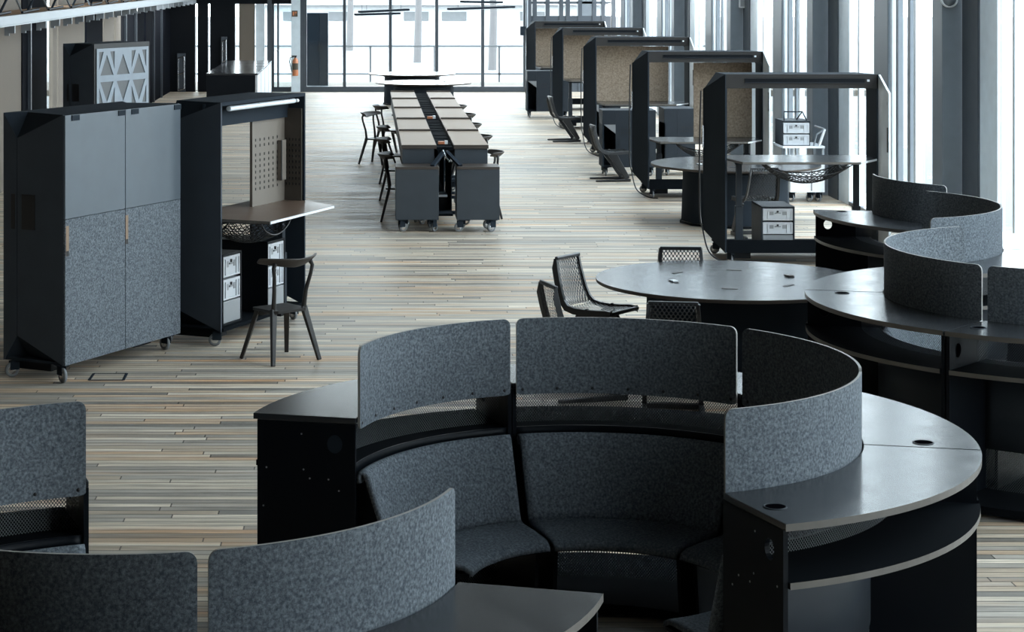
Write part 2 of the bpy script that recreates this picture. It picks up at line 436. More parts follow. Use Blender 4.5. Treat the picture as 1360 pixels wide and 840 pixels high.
# right wall: deep columns with glazed bays between them
def right_wall():
    global wk
    cols = [22.4 + 6.5 * k for k in range(-3, 5)]
    tn = 2
    for y in cols:
        o = MB().box(6.28, 6.50, y, y + .40, 0, ZC, 'pillar').build('trim_%d' % tn, bevel=.012); struct(o); tn += 1
        MB().box(6.49, 6.56, y - .60, y - .02, 0, ZC, 'frame').build('dark_jamb', o, bevel=.008)
        MB().box(6.51, 6.56, y + .0, y + .6, 0, ZC, 'frame').build('far_jamb', o)
        MB().box(6.505, 6.56, y - 1.22, y - .62, 0, ZC, 'frame_l').build('pale_panel', o, bevel=.006)
    for i, y in enumerate(cols):
        y0 = y + .6; y1 = y + 6.5 - 1.22
        g = MB().box(6.535, 6.55, y0, y1, .06, ZC - .02, 'glass').build('window_%d' % wk); struct(g); wk += 1
        for yy, w_, m, xa in ((y + 1.88, .08, 'frame_l', 6.49), (y + 2.16, .12, 'pillar', 6.50), (y + 2.72, .10, 'pillar', 6.50), (y + 2.93, .07, 'frame_l', 6.48), (y + 4.70, .07, 'frame_l', 6.50)):
            MB().box(xa, 6.57, yy, yy + w_, 0, ZC, m).build('mullion', g, bevel=.006)
        MB().box(6.46, 6.56, y + 3.05, y + 3.75, 0, ZC, 'pillar').build('solid_panel', g, bevel=.01)
        MB().box(6.50, 6.57, y0, y1, 0, .05, 'frame').build('sill', g)
    struct(MB().box(6.5, 6.75, YF, cols[0] - 1.22, 0, ZC, 'pillar').build('wall_right'))
    for k_, y in enumerate((48.9, 42.4)): pass
    return cols
cols = right_wall()
# small round wall speaker on the nearest column
cs = thing('wall_camera', 'small white dome camera on the slate column at the top right', 'camera', (6.353, 22.374, 2.84))
T_ = Matrix.Rotation(PI / 2, 4, 'X')
MB().lathe([(.0, -.02), (.075, -.02), (.075, .0), (.06, .03), (.03, .055), (0, .06)], 'pillar', 24, T=T_).build('dome', cs)
MB().lathe([(.095, -.025), (.095, .005), (.078, .012), (.078, -.025)], 'white', 24, T=T_).build('ring', cs)
sp_ = thing('wall_speaker', 'small pale box speaker on a column above the second nearest open frame', 'speaker', (6.46, 35.24, 2.54))
MB().box(-.05, .05, 0, .12, 0, .20, 'white').build('housing', sp_, bevel=.008)
MB().box(-.04, .04, -.006, -.0005, .02, .18, 'crate2').build('grille', sp_)
MB().box(-.02, .02, .12, .16, .06, .14, 'steel').build('bracket', sp_)
# gallery deck along the left wall: chipboard over a galvanised edge rail
dk = MB().box(XL, -4.45, 15, YB - .2, 2.56, 2.585, 'chip').build('trim_20'); struct(dk)
for y in [20 + 1.6 * k for k in range(21)]:
    pass
eg = MB()
eg.box(-4.45, -4.40, 15, YB - .2, 2.47, 2.60, 'galv').box(-4.40, -4.37, 15, YB - .2, 2.47, 2.485, 'galv').box(-4.40, -4.37, 15, YB - .2, 2.585, 2.60, 'galv')
eg.build('edge_rail', dk)
lg = MB()
for k in range(24):
    y = 24.5 + 1.25 * k
    lg.box(-4.47, -4.40, y, y + .05, 2.37, 2.47, 'galv').box(-4.53, -4.47, y, y + .04, 2.34, 2.47, 'galv').box(XL, -4.45, y, y + .05, 2.48, 2.56, 'galv')
lg.build('hanger_brackets', dk)
sb = MB()
for k in range(12):
    y = 23.2 + 2.3 * k
    sb.tube([(-4.95, y, 2.585), (-4.7, y + .25, 3.2)], .02, 'steel', 6).tube([(-4.70, y + .3, 2.585), (-4.98, y + .6, 3.1)], .015, 'galv', 6)
    sb.tube([(-4.6, y - .3, 2.6), (-4.62, y + 1.2, 2.62)], .018, 'steel2', 6)
sb.build('loose_struts', dk)
# strip lights under the gallery
def strip_light(y0, y1, label):
    t = thing('strip_light', label, 'light', (-4.72, y0, 2.30), 0, 'strip lights under the gallery')
    MB().box(-.12, .12, 0, y1 - y0, .10, .16, 'galv').build('housing', t)
    MB().box(-.10, .10, .02, y1 - y0 - .02, .05, .10, 'lamp').build('tube', t)
    MB().box(-.02, .02, .2, .24, .16, .27, 'galv').box(-.02, .02, y1 - y0 - .24, y1 - y0 - .2, .16, .27, 'galv').build('hanger', t)
strip_light(43.2, 46.5, 'lit strip light hanging above the black cabinet with triangles')
strip_light(50.2, 53.0, 'lit strip light at the far end of the gallery rail')

# ------------------------------------------------------------------ curved booth units
STEP = 59.5
RI, RO = 1.140, 1.634
HT = 1.05
def booth_proto():
    A0, A1 = -29.62, 29.62
    def P(r, a, z): return (r * math.cos(D(a)) - 1.2, r * math.sin(D(a)), z)
    root = thing('curved_booth_unit', 'x', 'booth', (0, 0, 0), 0, None)
    def sector(b, r0, r1, a0, a1, z0, z1, m, edge, n=22):
        vs = []
        for i in range(n + 1):
            a = a0 + (a1 - a0) * i / n
            vs += [P(r0, a, z0), P(r1, a, z0), P(r1, a, z1), P(r0, a, z1)]
        top = [(4 * i + 3, 4 * i + 2, 4 * i + 6, 4 * i + 7) for i in range(n)]
        bot = [(4 * i, 4 * i + 4, 4 * i + 5, 4 * i + 1) for i in range(n)]
        out = [(4 * i + 1, 4 * i + 5, 4 * i + 6, 4 * i + 2) for i in range(n)]
        inn = [(4 * i, 4 * i + 3, 4 * i + 7, 4 * i + 4) for i in range(n)]
        b.add(vs, top + bot + inn + [(0, 1, 2, 3), (4 * n + 3, 4 * n + 2, 4 * n + 1, 4 * n)], m)
        b.add(vs, out, edge)
        return b
    ct = sector(MB(), RI, RO, A0, A1, HT - .028, HT, 'top', 'ply').build('countertop', root, bevel=.004)
    T = Matrix.Translation(P(1.40, A0 + 3.6, HT))
    MB().lathe([(.0, .0012), (.040, .0012)], 'hole', 24, T=T).lathe([(.040, -.001), (.040, .003), (.046, .003), (.047, -.001)], 'steel2', 24, T=T).build('cable_grommet', ct)
    sector(MB(), 1.16, 1.628, A0 + .8, A1 - .8, .800, .826, 'matte', 'ply').build('shelf', root, bevel=.003)
    sector(MB(), .70, 1.585, A0 + .8, A1 - .8, .02, .065, 'matte', 'matte').build('base_plate', root, bevel=.003)
    # radial end walls
    prof = [(1.615, 0), (1.615, HT - .029), (1.142, HT - .029), (1.142, 0)]
    prof_b = [(1.14, .0), (1.14, .76), (1.115, .735), (.995, .372), (.67, .335), (.70, .0)]
    for s, ang, hr in ((1, A0, 1.51), (-1, A1, 1.24)):
        t = Vector((-math.sin(D(ang)), math.cos(D(ang)), 0)) * s
        rd = Vector((math.cos(D(ang)), math.sin(D(ang)), 0))
        Tm = Matrix(((rd.x, 0, t.x, -1.2), (rd.y, 0, t.y, 0), (0, 1, 0, 0), (0, 0, 0, 1)))
        hole = [(hr + .036 * math.cos(2 * PI * k / 20), .925 + .042 * math.sin(2 * PI * k / 20)) for k in range(20)]
        b = MB()
        b.prism(prof, .0, .02, 'black', T=Tm, holes=[hole] if s > 0 else [])
        if s < 0: b.prism(hole, -.003, .0, 'steel', T=Tm)
        for (r_, z_) in ((1.40, .965), (1.57, .80), (1.39, .80), (1.36, .76), (1.27, .76), (1.22, .71), (1.585, .62), (1.30, .45)):
            dd = [(r_ + .0045 * math.cos(k * PI / 4), z_ + .0045 * math.sin(k * PI / 4)) for k in range(8)]
            b.prism(dd, -.0012, .0, 'screw', T=Tm)
        b.build('end_wall', root)
        ab = ang + 3.2 * s
        tb_ = Vector((-math.sin(D(ab)), math.cos(D(ab)), 0)) * s; rb_ = Vector((math.cos(D(ab)), math.sin(D(ab)), 0))
        MB().prism(prof_b, 0, .018, 'black', T=Matrix(((rb_.x, 0, tb_.x, -1.2), (rb_.y, 0, tb_.y, 0), (0, 1, 0, 0), (0, 0, 0, 1)))).build('bench_bracket', root)
    # curved back panel, mesh strips
    def curved(name, r, z0, z1, mat, a0=A0 + .9, a1=A1 - .9, th=.01, mesh=False, par=root):
        n = 26
        b = MB().grid(lambda u, v: P(r, a0 + (a1 - a0) * u, z0 + (z1 - z0) * v), n, 1, mat,
                      (lambda u, v: (r * D((a1 - a0) * u), z0 + (z1 - z0) * v)) if mesh else None)
        return b.build(name, par, solid=th)
    curved('back_panel', 1.165, .30, .80, 'steel2', th=.012)
    curved('upper_mesh', 1.275, .826, HT - .03, 'mesh', th=.0, mesh=True)
    curved('lower_mesh', 1.165, .065, .30, 'mesh', th=.0, mesh=True)
    curved('fascia', 1.155, .775, .828, 'black', th=.008)
    # bench: felt covered shell bent in one profile
    prof2 = [(.600, .352), (.606, .372), (.64, .388), (.80, .394), (.93, .392), (.965, .402), (.985, .44), (1.02, .545), (1.06, .665), (1.086, .745),
             (1.098, .778), (1.112, .792), (1.128, .788), (1.134, .770), (1.128, .745)]
    a0, a1 = A0 + 1.15, A1 - 1.15
    def shell(pts, name, mat):
        n = 28; k = len(pts) - 1
        b = MB().grid(lambda u, v: P(pts[int(round(v * k))][0], a0 + (a1 - a0) * u, pts[int(round(v * k))][1]), n, k, mat)
        return b.build(name, root, solid=.022)
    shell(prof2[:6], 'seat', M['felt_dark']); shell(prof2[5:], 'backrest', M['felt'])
    sector(MB(), .608, .96, a0, a1, .345, .362, 'black', 'ply').build('seat_shell', root)
    # felt screen with rounded corners, bolted to the inner edge of the counter
    rs, s0, s1, zb, zt, cr = 1.128, A0 + .75, A1 - .75, HT - .055, 1.377, .035
    us = []
    w = D(s1 - s0) * rs
    xs = [0, .003, .008, .015, .024, .035] + [.035 + (w - .07) * k / 26 for k in range(1, 26)] + [w - .035, w - .024, w - .015, w - .008, w - .003, w]
    def corner(x):
        d = min(x, w - x)
        return cr - math.sqrt(max(0, cr * cr - (cr - d) ** 2)) if d < cr else 0
    vs = []; fs = []
    th = .012
    for x in xs:
        a = s0 + math.degrees(x / rs); c_ = corner(x)
        z1_ = zt - c_; z0_ = zb + c_ * .4
        vs += [P(rs - th / 2, a, z0_), P(rs + th / 2, a, z0_), P(rs + th / 2, a, z1_), P(rs - th / 2, a, z1_)]
    n = len(xs) - 1
    b = MB()
    b.add(vs, [(4 * i + 1, 4 * i + 5, 4 * i + 6, 4 * i + 2) for i in range(n)] + [(4 * i, 4 * i + 3, 4 * i + 7, 4 * i + 4) for i in range(n)], 'felt', smooth=True)
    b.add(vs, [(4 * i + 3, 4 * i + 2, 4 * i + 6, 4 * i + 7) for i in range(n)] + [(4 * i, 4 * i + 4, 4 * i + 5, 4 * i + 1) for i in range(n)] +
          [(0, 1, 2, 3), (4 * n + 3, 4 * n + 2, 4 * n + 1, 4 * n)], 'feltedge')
    fsn = b.build('felt_screen', root)
    for k in range(7):
        bb = MB()
        a = s0 + 1.6 + (s1 - s0 - 3.2) * k / 6
        R_ = Matrix.Translation(P(rs - th / 2 - .001, a, zb + .026)) @ Matrix.Rotation(D(a), 4, 'Z') @ Matrix.Rotation(-PI / 2, 4, 'Y')
        bb.lathe([(0, .004), (.006, .003), (.008, 0)], 'bolt', 10, T=R_).build('bolt', fsn)
    return root
bp_ = booth_proto()
used = [False]
def booth(cx, cy, mid, label, group):
    loc = (cx + 1.2 * math.cos(D(mid)), cy + 1.2 * math.sin(D(mid)), 0)
    if not used[0]:
        used[0] = True; bp_.location = loc; bp_.rotation_euler = (0, 0, D(mid)); bp_['label'] = label; bp_['group'] = group; return bp_
    return dup(bp_, label, loc, D(mid), group)
AC = (1.058, 9.22); G = 'curved booth units'
booth(*AC, 136.25, 'black curved booth unit with grey screen at the left end of the big round booth', G)
booth(*AC, 76.75, 'black curved booth unit in the middle back of the big round booth', G)
booth(*AC, 17.25, 'curved booth unit at the right back of the big round booth, dark hollow screen', G)
booth(*AC, -42.25, 'curved booth unit at the right front end of the big round booth, pale screen', G)
BC = (-.79, 7.24)
booth(*BC, 136.6, 'black curved booth unit at the left photo edge, its screen seen from inside', G)
booth(*BC, 255.75, 'black curved booth unit in the bottom left corner, dark screen back facing the camera', G)
booth(*BC, 315.25, 'black curved booth unit at the bottom with lit screen and brown-tinged countertop tip', G)
EC = (3.655, 15.635)
booth(*EC, 16.2, 'curved booth unit by the windows whose screen shows its dark hollow side', G)
booth(*EC, -43.5, 'curved booth unit by the windows with pale grey convex screen facing the camera', G)
CC = (4.45, 13.02)
booth(*CC, 137.0, 'curved booth unit behind the dark screen at right, only its pale inner screen showing', G)
booth(*CC, 196.75, 'curved booth unit right of the round table, dark convex screen on its countertop', G)
booth(*CC, 256.4, 'curved booth unit at the right photo edge with oval hole and mesh below', G)
booth(5.513, 17.652, 198.75, 'farthest curved booth unit with bright round hole, in front of the nearest open frame', G)

# ------------------------------------------------------------------ casters and drawers shared by the furniture
def caster(parent, x, y, h=.13, r=.048, rot=0):
    T = Matrix.Translation((x, y, 0)) @ Matrix.Rotation(rot, 4, 'Z')
    b = MB().box(-.035, .035, -.035, .035, h - .008, h, 'steel', T).box(-.022, -.016, -.02, .055, r, h - .008, 'steel', T).box(.016, .022, -.02, .055, r, h - .008, 'steel', T)
    b.box(-.022, .022, -.02, .02, h - .03, h - .008, 'steel', T)
    c = b.build('caster', parent, bevel=.003)
    W_ = T @ Matrix.Translation((0, .035, r)) @ Matrix.Rotation(PI / 2, 4, 'Y')
    MB().lathe([(.0, -.012), (r * .6, -.012), (r * .66, -.014), (r, -.010), (r, .010), (r * .66, .014), (r * .6, .012), (0, .012)], 'wheel', 22, T=W_)\
        .lathe([(0, -.0155), (r * .55, -.0145), (r * .60, -.012)], 'chrome', 18, T=W_).lathe([(r * .60, .012), (r * .55, .0145), (0, .0155)], 'chrome', 18, T=W_).build('wheel', c)
    return c

def crate_front(b, x0, x1, y, z0, z1):
    """ribbed front of a plastic crate, facing -y"""
    w = x1 - x0; h = z1 - z0
    b.box(x0, x1, y - .006, y + .006, z0, z1, 'crate')
    b.box(x0 - .0, x1, y - .016, y, z1 - .022, z1, 'crate').box(x0, x1, y - .014, y, z0, z0 + .014, 'crate')
    for t in (.0, .16, .80, .955): b.box(x0 + w * t, x0 + w * t + .016, y - .015, y, z0, z1, 'crate')
    for t in (.22, .29, .66, .73): b.box(x0 + w * t, x0 + w * t + .022, y - .010, y - .0055, z1 - h * .55, z1 - h * .25, 'crate2')
    b.box(x0 + w * .40, x0 + w * .60, y - .017, y - .0055, z1 - h * .42, z1 - h * .34, 'crate2')
    b.box(x0 + w * .47, x0 + w * .53, y - .018, y - .0055, z1 - h * .32, z1 - h * .18, 'bolt')
def pedestal(name, label, cat, loc, rz, w=.36, d=.5, h=.56, body='black', group=None):
    t = thing(name, label, cat, loc, rz, group)
    k = .016
    b = MB().box(-w / 2, -w / 2 + k, 0, d, 0, h, body).box(w / 2 - k, w / 2, 0, d, 0, h, body).box(-w / 2, w / 2, 0, d, h - k, h, body)\
        .box(-w / 2, w / 2, 0, d, 0, k, body).box(-w / 2, w / 2, d - k, d, 0, h, body)
    b.build('carcass', t, bevel=.002)
    hd = (h - 3 * k) / 3.0
    z = k + .004
    MB().box(-w / 2 + k + .003, w / 2 - k - .003, .004, d * .9, z, z + hd - .004, 'crate2').build('drawer', t, bevel=.003)
    for i in (1, 2):
        z0 = z + i * (hd + .008); b = MB()
        b.box(-w / 2 + k + .008, w / 2 - k - .008, .026, d * .9, z0, z0 + hd - .012, 'crate')
        crate_front(b, -w / 2 + k + .005, w / 2 - k - .005, .022, z0, z0 + hd - .012)
        b.build('crate_drawer', t)
    return t

def net(parent, x0, x1, y0, y1, z, sag, nx=16, ny=10, r=.004):
    """black mesh hammock slung under a desktop"""
    b = MB()
    def q(u, v): return Vector((x0 + (x1 - x0) * u, y0 + (y1 - y0) * v, z - sag * (4 * u * (1 - u)) ** .8 * (.35 + .65 * math.sin(PI * (.12 + .76 * v)))))
    m = 12
    for s in (1, -1):
        for k in range(-ny, nx + 1):
            pts = []
            for i in range(m + 1):
                v = i / m; u = (k + s * v * ny * (1 if s > 0 else 1) + (0 if s > 0 else ny)) / nx
                if 0 <= u <= 1: pts.append(q(u, v))
            if len(pts) > 1: b.tube(pts, r, 'plastic', 4, cap=False)
    for v in (0, 1): b.tube([q(i / 10, v) for i in range(11)], r * 1.8, 'plastic', 5)
    for u in (0, 1): b.tube([q(u, i / 6) for i in range(7)], r * 1.8, 'plastic', 5)
    return b.build('storage_net', parent)

# ------------------------------------------------------------------ mobile frames (open work booths on casters)
def pod(label, loc, rz=0, w=1.62, dp=.47, splay=.16, wing=True, desk_h=1.1, felt_x=None, perf=False, pdp=None, netted=True, lit=False, cable=True, group='open work frames along the windows',
        name='mobile_work_frame', deskmat='top', desk_out=.42, tray_d=.9):
    t = thing(name, label, 'work booth', loc, rz, group)
    h0, h1, l0, l1 = .13, 2.04, .33, 1.86
    x = w / 2; k = .022
    def panel(nm, pa, pb, parent, mat='steel'):
        """upright side panel: full height at pa, lower at pb"""
        a = Vector((*pa, 0)); c = Vector((*pb, 0)); d = (c - a).normalized(); nrm = Vector((d.y, -d.x, 0)) * (k / 2)
        L_ = (c - a).length
        Tm = Matrix(((d.x, 0, nrm.x * 2 / k, a.x), (d.y, 0, nrm.y * 2 / k, a.y), (0, 1, 0, 0), (0, 0, 0, 1)))
        return MB().prism([(0, h0), (0, h1), (L_, l1), (L_, l0)], -k / 2, k / 2, mat, T=Tm).build(nm, parent, bevel=.003)
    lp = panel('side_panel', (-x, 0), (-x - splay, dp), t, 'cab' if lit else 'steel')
    rp = panel('side_panel', (x, 0), (x - .0, dp), t)
    a = Vector((-x - splay, dp)); 
    hn = MB().box(-x - splay - .022, -x - splay - .008, dp - .045, dp - .018, 1.22, 1.46, 'chrome' if wing else 'bolt'); hn.build('grip_slot', lp)
    if wing:
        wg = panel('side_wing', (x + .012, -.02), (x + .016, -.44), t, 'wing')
        MB().box(x - .002, x + .006, -.42, -.385, 1.24, 1.50, 'bolt').build('grip_slot', wg)
    # roof with folded triangular corners
    xi = x - .13
    b = MB()
    b.add([(-x, 0, h1), (x, 0, h1), (xi, dp, h1), (-xi - splay, dp, h1), (-x - splay, dp, l1), (x, dp, l1)],
          [(0, 1, 2, 3), (0, 3, 4), (1, 5, 2)], 'steel')
    b.add([(-x, 0, h1 - .02), (x, 0, h1 - .02), (xi, dp, h1 - .02), (-xi - splay, dp, h1 - .02), (-x - splay, dp, l1 - .02), (x, dp, l1 - .02)],
          [(3, 2, 1, 0), (4, 3, 0), (2, 5, 1)], 'steel')
    if not lit: b.box(-x, x, .0, .018, h1 - .15, h1, 'beam')
    else: b.box(-x, x, .0, .018, h1 - .03, h1, 'steel').box(-x, x, .16, .18, h1 - .22, h1 - .02, 'steel')
    b.box(-xi - splay, xi, dp - .018, dp, h1 - .15, h1, 'steel')
    b.build('roof', t)
    # lamp bar under the front edge
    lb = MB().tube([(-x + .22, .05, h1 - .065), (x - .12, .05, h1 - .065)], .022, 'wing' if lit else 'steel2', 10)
    if not lit: lb.box(-x + .2, x - .14, -.012, .0, h1 - .085, h1 - .045, 'black').box(-x + .2, x - .14, -.014, -.010, h1 - .092, h1 - .085, 'steel2').box(x - .115, x - .09, -.012, .0, h1 - .078, h1 - .055, 'white')
    lb.tube([(x - .12, .03, h1 - .065), (x - .085, .03, h1 - .065)], .016, 'white', 8)
    lb.build('lamp_bar', t)
    # bottom tray
    MB().box(-x + .012, x - .012, .0, tray_d, .135, .155, 'matte').box(-x + .012, x - .012, -.012, .006, .13, .27 if not lit else .16, 'matte').build('bottom_tray', t, bevel=.002)
    MB().box(-x + .1, -x + .28, .1, tray_d, .06, .134, 'black').build('ballast_foot', t); MB().box(x - .28, x - .1, .1, tray_d, .06, .134, 'black').build('ballast_foot', t)
    for cx_, cy_, r_ in ((-x + .07, .06, .4), (x - .07, .06, -.5), (-x + .07, tray_d - .08, 1.2), (x - .07, tray_d - .08, .2)): caster(t, cx_, cy_, .134, .052, r_)
    # height-adjustable desk
    poly = [(-x + .02, .02), (-x + .10, -desk_out), (x - .28, -desk_out), (x - .02, -.02), (x - .02, dp - .02), (-x + .02, dp - .02)]
    if lit: poly = [(-x + .015, .02), (-x + .03, -desk_out), (x - .26, -desk_out + .03), (x + .02, -.01), (x - .03, dp - .06), (-x + .015, dp - .06)]
    dk_ = MB().prism(poly, desk_h - .024, desk_h, deskmat, 'ply').build('desktop', t, bevel=.003)
    e0 = Vector((*poly[2 if not lit else 1], desk_h - .012)); e1 = Vector((*poly[3 if not lit else 2], desk_h - .012))
    MB().bar(e0, e1, .012, .02, 'white').build('pale_edge', dk_)
    for lx in (-x + .16, x - .20):
        MB().box(lx - .04, lx + .04, .10, .17, .155, .62, 'steel2').box(lx - .03, lx + .03, .11, .16, .62, desk_h - .024, 'chrome' if False else 'steel2').build('desk_column', t, bevel=.004)
    MB().box(-x + .12, x - .16, .11, .16, desk_h - .075, desk_h - .025, 'steel').build('desk_beam', t)
    if netted and lit: net(t, -x + .06, -x + .62, -desk_out + .10, .22, desk_h - .03, .20)
    elif netted: net(t, -x + .35, x - .35, -desk_out + .06, .10, desk_h - .03, .22)
    if felt_x:
        fx0, fx1 = felt_x
        f_ = MB().box(fx0, fx1, dp - .06, dp - .035, desk_h + .0, h1 - .17, 'felt_brown').build('felt_board', t, bevel=.004)
    if perf:
        pw0, pw1 = perf
        dp_, dp = dp, pdp
        b = MB().box(pw0, pw1, dp - .06, dp - .035, desk_h, h1 - .12, 'perfwood').box(pw0, pw1, dp - .06, dp - .035, .16, desk_h - .03, 'steel')  # below the desk the board is coloured dark, shade painted in
        for i in range(6):
            for j in range(9):
                xx = pw0 + .06 + (pw1 - pw0 - .22) * i / 5; zz = 1.10 + .05 * j + (.03 if j > 6 else 0) + .12
                b.box(xx - .006, xx + .006, dp - .0635, dp - .0595, zz - .012, zz + .012, 'bolt')
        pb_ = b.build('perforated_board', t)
        bi = MB().box(x - .030, x - .0125, .02, dp - .05, desk_h, h1 - .14, 'perfdark')
        for i in range(5):
            for j in range(9):
                yy = .04 + .13 * i / 4; zz = 1.22 + .05 * j
                bi.box(x - .0325, x - .0295, yy - .006, yy + .006, zz - .012, zz + .012, 'bolt')
        bi.build('perforated_board', t)
        MB().box(pw1 - .16, pw1 - .06, dp - .10, dp - .062, 1.26, 1.62, 'perfwood').box(pw1 - .165, pw1 - .145, dp - .105, dp - .0995, 1.26, 1.62, 'bolt').build('grip', t, bevel=.004)
        dp = dp_
    if cable:
        z0 = Vector((-x - splay - .03, dp + .01, l1 - .02))
        pts = [z0, z0 + Vector((-.015, .0, -.6)), z0 + Vector((-.01, .02, -1.3)), (-x - splay - .02, dp - .05, .33), (-x - .13, dp - .18, .10), (-x + .0, dp - .42, .018), (-x + .12, dp - .52, .012)]
        pts = [Vector(p) for p in pts]
        fine = []
        for i in range(len(pts) - 1):
            p0, p1, p2, p3 = pts[max(i - 1, 0)], pts[i], pts[i + 1], pts[min(i + 2, len(pts) - 1)]
            for j in range(6):
                s = j / 6
                fine.append(.5 * (2 * p1 + (p2 - p0) * s + (2 * p0 - 5 * p1 + 4 * p2 - p3) * s * s + (3 * p1 - p0 - 3 * p2 + p3) * s ** 3))
        MB().tube(fine + [pts[-1]], .009, 'plastic', 6).build('power_cable', t)
    return t
PX = 4.66
pod('nearest open black work frame with clear view through, desk raised high', (4.656, 21.95, 0), 0, 1.62, desk_h=1.14, tray_d=1.0)
pod('second nearest open black work frame, brown felt board on its right half', (4.71, 28.5, 0), 0, 1.58, desk_h=.82, felt_x=(-.10, .72), netted=True)
pod('third open black work frame from the camera, wide brown felt board', (4.725, 35.1, 0), 0, 1.59, desk_h=.92, felt_x=(-.78, .50), netted=False)
pod('fourth open black work frame from the camera, brown felt board', (4.76, 41.3, 0), 0, 1.60, desk_h=1.0, felt_x=(-.78, .6), netted=False)
pod('farthest open black work frame, next to the big back window', (4.68, 47.2, 0), 0, 1.58, desk_h=1.0, felt_x=(-.78, .6), netted=False)

# the open frame beside the closed cabinet, left
def frame_left():
    p1 = Vector((-1.201, 17.08)); u = Vector((.415, .91)).normalized()
    c = p1 + u * .785
    t = pod('open black work frame beside the closed cabinet, brown desk sticking out', (c.x, c.y, 0), math.atan2(u.y, u.x), 1.57, dp=.50, splay=0, wing=False, desk_h=1.07,
            perf=(.13, .77), pdp=.25, netted=True, lit=True, cable=False, deskmat='desk', desk_out=.44, tray_d=.60)
    return t, c, math.atan2(u.y, u.x)
fl, flc, fla = frame_left()
def in_frame(lx, ly, z=0):
    return (flc.x + lx * math.cos(fla) - ly * math.sin(fla), flc.y + lx * math.sin(fla) + ly * math.cos(fla), z)
pedestal('drawer_pedestal', 'black drawer pedestal with two pale crates, nearer one left of the wooden chair', 'drawers', in_frame(-.50, .05, .1555), fla, .34, .46, .60, group='drawer pedestals')
pedestal('drawer_pedestal', 'black drawer pedestal with two pale crates, directly behind the wooden chair', 'drawers', in_frame(.26, .02, .1555), fla, .34, .54, .62, group='drawer pedestals')
pedestal('drawer_pedestal', 'grey drawer pedestal with two crates standing in the nearest open frame', 'drawers', (4.42, 22.05, .1555), 0, .36, .55, .46, 'steel2', group='drawer pedestals')

